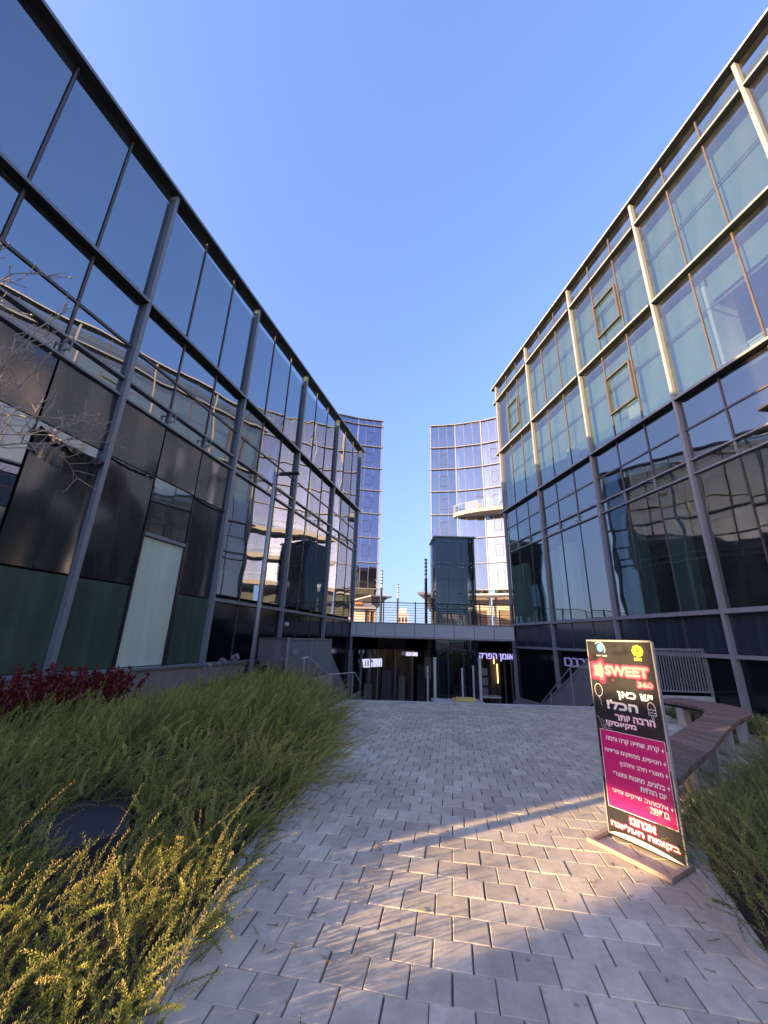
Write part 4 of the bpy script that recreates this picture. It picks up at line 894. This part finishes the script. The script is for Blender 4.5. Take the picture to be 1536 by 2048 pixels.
for s, u0, u1, v in (('קרח, שתייה קרה וחמה', .083, .524, .740), ('חטיפים, ממתקים וגלידות', .058, .523, .650), ('מוצרי חלב וחלבון', .181, .525, .570), ('בלונים, מתנות ומוצרי', .112, .523, .487), ('יום הולדת', .330, .523, .432), ('אלכוהול, שייקים ומיצי', .084, .522, .354), ('בריאות', .385, .522, .305)):
    btext(s, u0, u1, v, .041, M['b_white'], bold=.03)
for v in (.742, .652, .573, .491, .357): bpoly('bullet', [(.550, v-.017), (.554, v-.004), (.562, v), (.554, v+.004), (.550, v+.017), (.546, v+.004), (.538, v), (.546, v-.004)], M['b_white'], .002)
btext('אנחנו', .207, .400, .176, .044, M['b_pink'], .0022, .17); btext('אנחנו', .207, .400, .176, .044, M['b_white'], .003, .05)
btext('בקומה העליונה', .036, .558, .106, .048, M['b_pink'], .0022, .16); btext('בקומה העליונה', .036, .558, .106, .048, M['b_white'], .003, .05)
for k in range(9): bline('arc_stripe', [(.008+.58*i/16, .028+(.062-.0072*k)*math.sin(math.pi*(.02+.96*(i/16)**.75))*.62+.0035*k*0) for i in range(17)], .0024, M['b_white'])
for k in range(12): bline('side_stripe', [(.578, .62+.011*k), (.588, .616+.011*k)], .003, M['b_white']); bline('side_stripe', [(.008, .44+.013*k), (.028, .436+.013*k)], .003, M['steell'])
fr = [Vector((1.735, 3.815, 0)), Vector((2.005, 3.272, 0)), Vector((2.262, 3.44, 0)), Vector((1.995, 4.0, 0))]
for i in range(4):
    p, q = fr[i], fr[(i+1) % 4]; d = (q-p).normalized()*.018
    mb = MB(); mb.bar(p-d+Vector((0, 0, .022)), q+d*(-1 if i % 2 else 1)+Vector((0, 0, .022)), (.034), .030 if i % 2 else .031); mb.build('base_bar', M['rust'], BD, bevel=.003)
for u_ in (.10, .52):
    mb = MB(); p = bp_(u_, .0, -.03); mb.bar((p.x, p.y, .01), tuple(bp_(u_, .16, -.02)), .02, .02, Vector((1, 0, 0))); mb.build('stay', M['steel'], BD)

# ------------------------------------------------------------------ bench
bc = thing('bench', 'curved slatted brown wooden bench on pale concrete feet at the right', 'bench', (4.4, 6, 0))
Ledge = [(2.62, 4.55), (3.0, 4.95), (3.73, 5.61), (4.71, 6.56), (5.55, 7.40), (6.02, 7.97), (6.20, 8.40), (6.22, 8.85), (6.05, 9.35)]
Redge = [(2.58, 3.87), (3.02, 4.30), (3.67, 4.90), (4.91, 6.14), (5.85, 7.05), (6.55, 7.60), (7.05, 8.25), (7.16, 8.95), (6.85, 9.75)]
def along(P, n):
    P = [Vector((*p, 0)) for p in P]; L = [0]
    for i in range(len(P)-1): L.append(L[-1]+(P[i+1]-P[i]).length)
    res = []
    for k in range(n+1):
        t = k/n*(len(P)-1); i = min(int(t), len(P)-2); res.append(P[i].lerp(P[i+1], t-i))
    return res
ns = 84; la_, ra_ = along(Ledge, ns), along(Redge, ns)
sb = MB()
for k in range(ns):
    a0, a1 = la_[k].lerp(la_[k+1], .10), la_[k].lerp(la_[k+1], .90); b0, b1 = ra_[k].lerp(ra_[k+1], .10), ra_[k].lerp(ra_[k+1], .90)
    if k > ns-3: pass
    z0, z1 = .395, .45+rp.gauss(0, .001)
    sb.hexa([(a0.x, a0.y, z0), (b0.x, b0.y, z0), (b1.x, b1.y, z0), (a1.x, a1.y, z0), (a0.x, a0.y, z1), (b0.x, b0.y, z1), (b1.x, b1.y, z1), (a1.x, a1.y, z1)])
sb.build('seat_slats', M['wood'], bc)
for nm, P1, P2, f in (('side_beam', Ledge, Redge, .15), ('side_beam', Ledge, Redge, .82)):
    mb = MB(); pts = [Vector((*p, 0)).lerp(Vector((*q, 0)), f) for p, q in zip(P1, P2)]
    for i in range(len(pts)-1): mb.bar((*pts[i].xy, .365), (*pts[i+1].xy, .365), .05, .056)
    mb.build(nm, M['blackm'], bc)
for i, f in enumerate((.17, .31, .45, .60, .76, .92)):
    k = int(f*ns); a, b = la_[k], ra_[k]; d = (la_[k+1]-la_[k]).normalized()*.06; d2 = d*1.5
    for fa, fb in ((.12, .36), (.62, .88)):
     p, q = a.lerp(b, fa), a.lerp(b, fb); p2, q2 = a.lerp(b, fa+.03), a.lerp(b, fb-.03)
     mb = MB(); mb.hexa([(*(p2-d2).xy, 0), (*(q2-d2).xy, 0), (*(q2+d2).xy, 0), (*(p2+d2).xy, 0), (*(p-d).xy, .336), (*(q-d).xy, .336), (*(q+d).xy, .336), (*(p+d).xy, .336)])
     mb.build('foot', M['conclight'], bc, bevel=.008)

# ------------------------------------------------------------------ planting
npr = np.random.default_rng(5)
def mesh_np(name, V, Fq, tint, mats, midx=None, parent=None, tri=False):
    """quads (or tris) from numpy arrays, with a per-vertex tint attribute"""
    me = bpy.data.meshes.new(name); k = 3 if tri else 4
    if parent: V = V-np.array(wl(parent))
    nf = len(Fq); me.vertices.add(len(V)); me.vertices.foreach_set('co', V.astype(np.float32).ravel())
    me.loops.add(nf*k); me.loops.foreach_set('vertex_index', Fq.astype(np.int32).ravel())
    me.polygons.add(nf); me.polygons.foreach_set('loop_start', np.arange(0, nf*k, k, dtype=np.int32))
    if midx is not None: me.polygons.foreach_set('material_index', midx.astype(np.int32))
    for m in mats: me.materials.append(m)
    at = me.attributes.new('tint', 'FLOAT', 'POINT'); at.data.foreach_set('value', tint.astype(np.float32))
    me.update(calc_edges=True); me.validate()
    o = bpy.data.objects.new(name, me); col.objects.link(o)
    if parent: o.parent = parent
    return o
def sprigs(base, dirs, L, nn, nl, nw, tint, bend, flare=.8):
    """curved stems with needles round them; returns V, F, tint, matindex"""
    n = len(base); up = np.array([0, 0, 1.])
    Vs, Fs, Ts, Ms = [], [], [], []; off = 0
    t = (np.arange(nn)+.5)/nn; t = .12+.88*t
    d0 = dirs/np.linalg.norm(dirs, axis=1)[:, None]
    P = base[:, None, :]+d0[:, None, :]*(L[:, None]*t[None])[..., None]+bend[:, None, :]*((L[:, None]*t[None]**2))[..., None]
    D = d0[:, None, :]+2*bend[:, None, :]*t[None, :, None]; D /= np.linalg.norm(D, axis=2)[..., None]
    a = np.cross(D, up+npr.normal(0, .05, D.shape)); a /= np.linalg.norm(a, axis=2)[..., None]; b = np.cross(D, a)
    ph = npr.uniform(0, 6.28, (n, 1))+np.arange(nn)[None]*2.4
    rad = a*np.cos(ph)[..., None]+b*np.sin(ph)[..., None]
    nd = rad*flare+D*npr.uniform(.5, 1.0, (n, nn, 1)); nd /= np.linalg.norm(nd, axis=2)[..., None]
    ln = nl*(1.15-.55*t)[None, :, None]*npr.uniform(.7, 1.2, (n, nn, 1))
    sd = np.cross(nd, D); sd /= (np.linalg.norm(sd, axis=2)[..., None]+1e-9); sd = sd*nw*.5
    p0, p1, pm = P, P+nd*ln, P+nd*ln*.5+D*0
    V = np.stack([p0, pm+sd, p1, pm-sd], axis=2).reshape(-1, 3)
    F = np.arange(len(V)).reshape(-1, 4)
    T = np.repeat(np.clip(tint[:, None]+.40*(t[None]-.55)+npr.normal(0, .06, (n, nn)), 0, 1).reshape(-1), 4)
    Vs.append(V); Fs.append(F); Ts.append(T); Ms.append(np.zeros(len(F))); off += len(V)
    ts = np.linspace(0, 1, 5)
    S = base[:, None, :]+d0[:, None, :]*(L[:, None]*ts[None])[..., None]+bend[:, None, :]*((L[:, None]*ts[None]**2))[..., None]
    w0 = (.0022*(1.1-.7*ts))[None, :, None]*np.ones((n, 5, 1))
    ax = np.cross(d0, up+np.array([.3, .2, 0])); ax /= np.linalg.norm(ax, axis=1)[:, None]
    ay = np.cross(d0, ax)
    for A in (ax, ay):
        l, r = S+A[:, None, :]*w0, S-A[:, None, :]*w0
        V = np.stack([l, r], 2).reshape(n, 10, 3); idx = np.arange(n*10).reshape(n, 10)
        F = np.concatenate([idx[:, [2*k, 2*k+1, 2*k+3, 2*k+2]] for k in range(4)], 0)+off
        Vs.append(V.reshape(-1, 3)); Fs.append(F); Ts.append(np.zeros(n*10)); Ms.append(np.ones(len(F))); off += n*10
    return np.concatenate(Vs), np.concatenate(Fs), np.concatenate(Ts), np.concatenate(Ms)
def join(parts):
    V, F, T, Mi = [], [], [], []; off = 0
    for v, f, t, m in parts: V.append(v); F.append(f+off); T.append(t); Mi.append(m); off += len(v)
    return np.concatenate(V), np.concatenate(F), np.concatenate(T), np.concatenate(Mi)
def nz(x, y, s=1., ph=0.): return (np.sin(x*2.1*s+1.3*np.sin(y*1.7*s+ph)+ph)+np.sin(y*2.6*s+1.1*np.sin(x*1.9*s)+2*ph)+np.sin((x+y)*4.3*s+ph)*.6)/2.6
def scatter(P, dens, box, reject=None):
    x0, x1, y0, y1 = box; n = int(dens*(x1-x0)*(y1-y0))
    X, Y = npr.uniform(x0, x1, n), npr.uniform(y0, y1, n)
    ok = np.array([inpoly(x, y, P) for x, y in zip(X, Y)])
    if reject is not None: ok &= ~reject(X, Y)
    return X[ok], Y[ok]
_cg = np.array([(i*.62+(.31 if j % 2 else 0)+npr.normal(0, .10)-8, j*.54+npr.normal(0, .10)-2) for i in range(32) for j in range(28)])
def clump(X, Y):
    """distance (0..1) and outward direction from the nearest shrub centre"""
    D = (X[:, None]-_cg[None, :, 0])**2+(Y[:, None]-_cg[None, :, 1])**2; k = D.argmin(1)
    dx, dy = X-_cg[k, 0], Y-_cg[k, 1]; rr = np.sqrt(dx*dx+dy*dy)+1e-6
    return np.clip(rr/.38, 0, 1), dx/rr, dy/rr
def hL(X, Y):
    h = .15+.42*np.clip((Y-3.0)/2.0, 0, 1)-.06*np.clip((Y-8.0)/3, 0, 1)-.26*np.clip((-X-2.4)/1.6, 0, 1)*np.clip((Y-3)/2, 0, 1)
    edge = np.clip((-X-.72)/.45, .35, 1)
    return np.maximum(.05, h*edge*(1+.25*nz(X, Y, 1.0))*(1.30-.75*clump(X, Y)[0]**2))
slabc = np.array([-2.13, 3.5])
def rejL(X, Y):
    near = ((X+2.13)**2+(Y-3.50)**2 < .33**2)
    front = (np.abs((X+2.13)*3.5+(Y-3.5)*2.13)/4.1 < 10) & (np.abs(X*3.5+Y*2.13)/4.1 < .20) & (X*X+Y*Y < 4.0**2) & (X*X+Y*Y > 3.2**2)
    dist = (X-PL.x)*NL.x+(Y-PL.y)*NL.y
    return near | front | (dist < 1.0)
parts = []
for (dens, box, nn, nl, nw, Lr) in ((420, (-3.4, -.70, .9, 4.2), 56, .024, .0056, (.14, .30)), (230, (-6.2, -.55, 4.2, 7.0), 44, .028, .0078, (.16, .34)), (135, (-6.0, -.55, 7.0, 12.4), 32, .036, .012, (.2, .36)), (90, (-8, -3.4, -.5, 4.2), 26, .026, .005, (.2, .45))):
    X, Y = scatter(BED_L, dens, box, rejL); n = len(X)
    h = hL(X, Y); z = h*np.sqrt(npr.uniform(0, 1, n))
    base = np.stack([X, Y, np.maximum(.0, z-.06)], 1)
    eo = np.clip((X+1.5)/.8, 0, 1)
    g = 1.3*nz(X, Y, .55, 1.)
    rc, ox, oy = clump(X, Y)
    d = np.stack([npr.normal(.12, .40, n)+.3*eo+.9*rc*ox, npr.normal(.05, .40, n)+.9*rc*oy, npr.uniform(.35, 1.1, n)], 1)
    L = npr.uniform(*Lr, n)*(1+.5*(npr.uniform(0, 1, n) > .95))
    tint = np.clip(.24+.18*nz(X, Y, .9, 2.)+npr.normal(0, .17, n)+.35*(npr.uniform(0, 1, n) > .95), 0, 1)
    bend = np.stack([npr.normal(.05, .15, n), npr.normal(0, .15, n), npr.uniform(-.25, .25, n)-.15*eo], 1)
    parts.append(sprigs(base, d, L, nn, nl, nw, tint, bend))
for (dens, box, nn, nl, nw, Lr) in ((85, (-3.6, -.75, .9, 4.2), 70, .024, .0060, (.28, .48)), (120, (-6.2, -.55, 4.2, 7.0), 60, .032, .0105, (.26, .50)), (75, (-6.0, -.55, 7.0, 12.4), 44, .042, .016, (.28, .52))):
    X, Y = scatter(BED_L, dens, box, rejL); n = len(X); g = 1.2*nz(X, Y, .8, 1.)
    base = np.stack([X, Y, np.maximum(.02, hL(X, Y)*npr.uniform(.45, .95, n)-.05)], 1)
    rc, ox, oy = clump(X, Y)
    d = np.stack([npr.normal(.30, .42, n)+.7*rc*ox, npr.normal(.10, .40, n)+.7*rc*oy, npr.uniform(.5, 1.2, n)], 1)
    parts.append(sprigs(base, d, npr.uniform(*Lr, n), nn, nl, nw, np.clip(npr.normal(.74, .20, n)+.18*nz(X, Y, .9, 2.), 0, 1), np.stack([npr.normal(.12, .15, n), npr.normal(0, .12, n), npr.uniform(-.28, .10, n)], 1), .95))
# long arching shoots that stand clear of the mound
sx = np.array([-1.75, -1.66, -1.30, -1.12, -1.60, -2.05, -2.7, -2.9, -3.2, -1.0, -.92, -1.2, -2.35, -2.5, -3.4, -1.0, -1.9, -2.2, -1.45, -2.1, -1.1, -.9, -.85, -1.3])
sy = np.array([3.15, 3.05, 3.25, 3.45, 2.6, 2.5, 3.0, 2.8, 3.6, 4.6, 5.6, 6.8, 4.8, 6.3, 5.5, 2.9, 4.3, 2.2, 1.9, 5.6, 8.0, 6.5, 7.2, 2.4])
for cx_, cy_, k_ in ((-.72, 6.9, 60), (-.66, 5.2, 50), (-.80, 8.2, 40), (-.72, 4.3, 40), (-1.1, 9.3, 30)):      # clumps leaning out over the kerb
    X, Y = npr.normal(cx_, .16, k_), npr.normal(cy_, .22, k_); hh = npr.uniform(.1, .42, k_)
    parts.append(sprigs(np.stack([X, Y, hh], 1), np.stack([npr.normal(.75, .3, k_), npr.normal(0, .35, k_), npr.uniform(.1, .8, k_)], 1), npr.uniform(.22, .5, k_), 50, .028, .0078, np.clip(npr.normal(.42, .15, k_), 0, 1), np.stack([npr.normal(.05, .1, k_), npr.normal(0, .1, k_), npr.uniform(-.3, .1, k_)], 1)))
n = len(sx); base = np.stack([sx, sy, np.full(n, .12)], 1)
d = np.stack([npr.normal(.35, .25, n), npr.normal(.15, .25, n), npr.uniform(.5, 1.0, n)], 1)
parts.append(sprigs(base, d, npr.uniform(.45, .70, n), 90, .021, .0035, np.full(n, .80), np.stack([npr.normal(.15, .15, n), npr.normal(0, .1, n), npr.uniform(-.1, .2, n)], 1)))
V, F, T_, Mi = join(parts)
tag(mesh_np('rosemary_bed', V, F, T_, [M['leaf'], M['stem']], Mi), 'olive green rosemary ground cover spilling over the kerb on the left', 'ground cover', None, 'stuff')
def hR(X, Y): return np.clip(((X-3.5)*.69-(Y-4.7)*.72)/1.1+.1+np.clip((4.2-Y)*1.5, 0, 1), .18, 1)*.42*np.clip((Y+.5)/2, .3, 1)*(1+.3*nz(X, Y, 1.2, 3.))*np.clip((X-1.8-.55*np.clip(Y-2.6, 0, 9))/.5+.4, .3, 1)
parts = []
for (dens, box, nn, nl, nw, Lr) in ((420, (1.9, 4.6, 1.0, 5.2), 50, .024, .0052, (.14, .32)), (80, (1.9, 4.6, 1.0, 5.2), 66, .025, .0060, (.3, .5)), (240, (4.2, 10, 1, 8.4), 30, .032, .008, (.2, .42))):
    X, Y = scatter(BED_R, dens, box, lambda X, Y: (Y > 5.2) & (npr.uniform(0, 1, len(X)) < .3)); n = len(X)
    z = hR(X, Y)*np.sqrt(npr.uniform(0, 1, n)); base = np.stack([X, Y, np.maximum(0, z-.06)], 1)
    g = nz(X, Y, .6, 5.)
    d = np.stack([npr.normal(-.25, .45, n)+.3*g, npr.normal(.2, .45, n), npr.uniform(.25, 1., n)], 1)
    parts.append(sprigs(base, d, npr.uniform(*Lr, n), nn, nl, nw, np.clip(.32+.2*nz(X, Y, 1., 1.)+npr.normal(0, .15, n)+.4*(npr.uniform(0, 1, n) > .96), 0, 1), np.stack([npr.normal(-.05, .15, n), npr.normal(0, .15, n), npr.uniform(-.25, .25, n)], 1)))
sx = np.array([5.9, 6.1, 6.3, 2.9, 3.1, 3.4, 3.8, 2.7, 4.4, 5.2]); sy = np.array([5.9, 5.6, 6.3, 3.4, 3.9, 3.6, 4.2, 2.9, 4.6, 5.4]); n = len(sx)
parts.append(sprigs(np.stack([sx, sy, np.full(n, .15)], 1), np.stack([npr.normal(-.1, .3, n), npr.normal(.1, .2, n), npr.uniform(.6, 1, n)], 1), npr.uniform(.45, .75, n), 60, .026, .005, np.array([1, 1, .95]+[.7]*7), np.stack([npr.normal(0, .1, n), npr.normal(0, .1, n), npr.uniform(-.1, .1, n)], 1)))
V, F, T_, Mi = join(parts)
tag(mesh_np('rosemary_bed', V, F, T_, [M['leafR'], M['stem']], Mi), 'dark green rosemary ground cover spilling towards the advert board on the right', 'ground cover', None, 'stuff')
# low cover with white dots behind the bench
X, Y = scatter(BED_C, 300, (6.5, 9.2, 8.0, 11.2)); n = len(X)
V, F, T_, Mi = sprigs(np.stack([X, Y, np.full(n, .01)], 1), np.stack([npr.normal(0, .6, n), npr.normal(0, .6, n), npr.uniform(.3, 1, n)], 1), npr.uniform(.08, .2, n), 9, .035, .018, npr.uniform(.1, .7, n), np.zeros((n, 3)))
k = 260; fx, fy = X[:k], Y[:k]; q = npr.normal(0, 1, (k, 3, 3))*.012; Vf = np.stack([fx, fy, npr.uniform(.10, .2, k)], 1)[:, None, :]+np.concatenate([q, -q[:, :1]], 1)
off = len(V); V = np.concatenate([V, Vf.reshape(-1, 3)]); F = np.concatenate([F, np.arange(k*4).reshape(-1, 4)+off]); T_ = np.concatenate([T_, npr.uniform(0, 1, k*4)]); Mi = np.concatenate([Mi, np.full(k, 2)])
tag(mesh_np('flowering_ground_cover', V, F, T_, [M['leafR'], M['stem'], M['flower']], Mi), 'low green cover dotted with tiny white flowers behind the bench', 'ground cover', None, 'stuff')

def leafy(name, label, cat, c, r, h, nst, nlf, ll, lw, mm, group, z0=.0, wide=.45, seed=0):
    """upright shrub: stems with broad leaves"""
    rg = np.random.default_rng(seed); S = thing(name, label, cat, (c[0], c[1], 0), group)
    base = np.array([c[0], c[1], z0])+np.stack([rg.normal(0, r*.35, nst), rg.normal(0, r*.35, nst), np.zeros(nst)], 1)
    d = np.stack([rg.normal(0, wide, nst), rg.normal(0, wide, nst), np.ones(nst)], 1); d /= np.linalg.norm(d, axis=1)[:, None]
    L = h*rg.uniform(.6, 1.05, nst); t = rg.uniform(.15, 1., (nst, nlf))
    P = base[:, None]+d[:, None]*(L[:, None]*t)[..., None]
    nd = rg.normal(0, 1, P.shape); nd[..., 2] = np.abs(nd[..., 2])*.9+.2; nd /= np.linalg.norm(nd, axis=2)[..., None]
    sd = np.cross(nd, rg.normal(0, 1, P.shape)); sd /= np.linalg.norm(sd, axis=2)[..., None]
    ln = ll*rg.uniform(.6, 1.2, (nst, nlf, 1)); pm = P+nd*ln*.5
    V = np.stack([P, pm+sd*lw*.5, P+nd*ln, pm-sd*lw*.5], 2).reshape(-1, 3); F = np.arange(len(V)).reshape(-1, 4)
    T = np.repeat(np.clip(rg.normal(.45, .22, nst*nlf)+.25*(t.ravel()-.5), 0, 1), 4)
    mesh_np('foliage', V, F, T, [mm], None, S)
    mb = MB()
    for i in range(nst): mb.tube([base[i], base[i]+d[i]*L[i]*.95], .006, 4, .003)
    mb.build('stems', M['stem'], S)
    return S
places = ['leftmost, cut by the frame edge', 'second from the frame edge', 'third from the frame edge', 'in front of the first slanting facade column', 'just right of the first facade column', 'below the dark green panel', 'nearest the mint panel', 'last and smallest of the red row']
for i, s in enumerate((-19.0, -18.2, -17.4, -16.6, -15.8, -15.1)):
    p = fp(FL, s, .75+.12*(i % 2), 0)
    leafy('red_shrub', 'dark red leaved shrub against the left facade, '+places[i], 'shrub', (p.x, p.y), .5, 1.08-.02*i-.04*(i % 3), 46, 90, .065, .036, M['redleaf'], 'red shrubs along the left facade', seed=20+i, wide=.34)
for i, (x, y) in enumerate(((-4.1, 13.2), (-3.5, 13.3))):
    leafy('purple_shrub', 'dark purple shrub '+['just left of', 'just right of'][i]+' the street lamp by the facade', 'shrub', (x, y), .5, .95, 26, 46, .07, .04, M['darkred'], 'purple shrubs by the lamp', seed=40+i, wide=.4)
def straps(name, label, c, h, n, ll, seed, flowers=()):
    rg = random.Random(seed); S = thing(name, label, 'plant', (c[0], c[1], 0))
    V, F, T = [], [], []
    for i in range(n):
        a = rg.uniform(0, 6.28); L = ll*rg.uniform(.6, 1.1); lean = rg.uniform(.15, .8); w_ = rg.uniform(.007, .014); tt = rg.random()
        b0 = len(V); dx, dy = math.cos(a), math.sin(a)
        for k in range(6):
            t = k/5; r = L*lean*t; z = L*(t-.45*lean*t*t); ww = w_*(1-t**2)+.001
            p = Vector((c[0]+dx*(r+.04), c[1]+dy*(r+.04), z)); sd_ = Vector((-dy, dx, 0))*ww
            V += [p-sd_, p+sd_]; T += [tt, tt]
        for k in range(5): F.append((b0+2*k, b0+2*k+1, b0+2*k+3, b0+2*k+2))
    mesh_np('leaves', np.array([tuple(v) for v in V]), np.array(F), np.array(T), [M['strap']], None, S)
    for (x, y, z) in flowers:
        mb = MB(); mb.tube([(c[0]+(x-c[0])*.3, c[1]+(y-c[1])*.3, 0), (c[0]+(x-c[0])*.6, c[1]+(y-c[1])*.6, z*.6), (x, y, z)], .006, 5); st = mb.build('flower_stem', M['stem'], S)
        Vf, Ff, Tf = [], [], []
        for k in range(110):
            u = Vector((rg.gauss(0, 1), rg.gauss(0, 1), rg.gauss(.25, .8))).normalized(); q_ = u.cross(Vector((rg.random(), rg.random(), rg.random()))).normalized()*.011
            a_, b_ = Vector((x, y, z))+u*.035, Vector((x, y, z))+u*rg.uniform(.075, .105); b0 = len(Vf); m_ = (a_+b_)/2
            Vf += [a_, m_+q_, b_, m_-q_]; Ff.append((b0, b0+1, b0+2, b0+3)); Tf += [rg.random()]*4
        fo = mesh_np('flower_head', np.array([tuple(v) for v in Vf]), np.array(Ff), np.array(Tf), [M['flower']], None, S)
    return S
straps('agapanthus', 'grassy plant with three pale lilac flower heads above the rosemary', (-3.35, 9.0), .6, 90, .75, 2, ((-3.08, 9.0, 1.05), (-3.37, 9.05, .96), (-3.62, 8.95, .86)))
straps('flax_plant', 'bright green strap leaved plant beside the left concrete wall', (-2.95, 11.5), .6, 70, .75, 6)

X = np.concatenate([npr.normal(-.55, .35, 70), npr.uniform(-.9, 3, 60), npr.normal(2.2, .5, 40)]); Y = np.concatenate([npr.uniform(1.8, 7, 70), npr.uniform(1.8, 10.5, 60), npr.uniform(2.2, 4.5, 40)]); n = len(X)
V, F, T_, Mi = sprigs(np.stack([X, Y, np.full(n, .006)], 1), np.stack([npr.normal(0, 1, n), npr.normal(0, 1, n), np.full(n, .03)], 1), npr.uniform(.015, .07, n)*npr.choice([1, 1, .5, 1.8], n), 3, .016, .006, npr.uniform(.5, 1, n), np.zeros((n, 3)))
tag(mesh_np('leaf_litter', V, F, T_, [M['leaf'], M['stem']], Mi), 'dry twigs and fallen needles scattered on the pavers', 'litter', None, 'stuff')
# bare tree at the left edge
def bare_tree():
    Tt = thing('bare_tree', 'leafless pale twigged tree reaching in at the left edge', 'tree', (-4.3, 1.35, 0))
    rg = random.Random(11); br = MB(); tw = MB(); fr_ = MB()
    mb = MB(); mb.tube([(-4.3, 1.35, 0), (-4.28, 1.37, .9), (-4.2, 1.45, 1.7), (-4.22, 1.42, 2.6), (-4.1, 1.3, 3.6), (-4.05, 1.3, 4.5)], .075, 9, .03); mb.build('trunk', M['bark'], Tt, smooth=True)
    def grow(mbx, p, d, L, r, depth):
        pts = [p]; cur = Vector(p); dd = Vector(d).normalized(); k = 5
        for i in range(k):
            dd = (dd+Vector((rg.gauss(0, .13), rg.gauss(0, .13), rg.gauss(.05, .12)))).normalized(); cur = cur+dd*L/k; pts.append(cur.copy())
        (br if depth < 2 else tw).tube(pts, max(r, .0036), 5, max(r*.45, .0022))
        if depth >= 4:
            if rg.random() < .16: fr_.ball(pts[-1], .009, 6)
            return
        for i in range(2, k+1):
            for _ in range(1 if depth < 1 else rg.choice((1, 1, 2))):
                ax = Vector((rg.gauss(0, 1), rg.gauss(0, 1), rg.gauss(.15, .8))).normalized()
                nd = (dd*.9+ax*.85).normalized()
                grow(mbx, pts[i], nd, L*rg.uniform(.34, .50), r*.5, depth+1 if depth else 2)
    for (a, t, L, r) in (((-4.2, 1.45, 1.75), (-2.86, 2.40, 2.40), 1.0, .020), ((-4.2, 1.45, 1.9), (-2.95, 2.36, 2.24), 1.0, .017), ((-4.22, 1.42, 2.4), (-2.95, 2.42, 2.98), 1.0, .020), 
                         ((-4.15, 1.35, 2.9), (-3.15, 2.35, 3.35), 1.0, .016), ((-4.22, 1.42, 2.3), (-3.3, .9, 2.9), 1., .016), ((-4.2, 1.42, 2.0), (-5.0, 1.7, 3.0), 1., .016)):
        a, t = Vector(a), Vector(t); L = (t-a).length
        grow(br, a, (t-a)-Vector((0, 0, .10)), L, r, 1)
    br.build('branch', M['bark'], Tt, smooth=True); tw.build('twigs', M['bark'], Tt); fr_.build('seed_heads', M['fruit'], Tt)['kind'] = 'stuff'
bare_tree()

# ------------------------------------------------------------------ far and behind
d_ = thing('distant_building', 'small pale building far away in the gap between the towers', 'building', (8.6, 150, 2.3))
mb = MB(); mb.box(6.0, 10.2, 150, 158, 2.3, 11.2); mb.build('wall', M['cream'], d_)
mb = MB(); mb.box(7.0, 9.4, 150.5, 157, 11.2, 13.0); mb.build('roof', M['conclight'], d_)
for x in (6.6, 7.8, 9.0): mb = MB(); mb.box(x, x+.6, 149.95, 150, 8, 9.6); mb.build('window', M['innerdark'], d_)
def block(label, corner, ang, wid, dep, h):
    D = az(ang); W_ = Vector((-D.y, D.x, 0))*-1
    K = thing('shade_block', label, 'building', corner)
    F = (Vector(corner), -D, Vector((D.y, -D.x, 0)))
    fpart('wall', F, M['slab'], K, (0, dep, 0, wid, 0, h)); fpart('roof', F, M['steel'], K, (.2, dep-.2, .2, wid-.2, h, h+.3))
    for k in range(2): fpart('window_band', F, M['lowdark'], K, (-.03, 0, 1, wid-1, 1.2+k*3.6, 3.2+k*3.6))
    return K
block('added block behind the viewer, shading the near end of the path', (-20, -7.85, 0), 61.5, 24, 16, 8)  # unseen block, added to cut off the sunlit strip on the pavers
fb = thing('shade_slab', 'added slab behind the viewer, casting a band of shade on the advert board', 'shade_caster', (-15.7, -5.4, 4.3))
F = (Vector((-17.9, -3.0, 0)), az(153), az(63))  # unseen slab, added and set in height to shade the middle of the board
fpart('deck', F, M['slab'], fb, (-2.5, 4.2, -1.2, 0, 4.32, 4.55)); fpart('parapet', F, M['steel'], fb, (-2.5, 4.2, -.06, 0, 4.551, 4.90)); fpart('parapet', F, M['steel'], fb, (-2.5, 4.2, -1.2, -1.14, 4.551, 4.90))
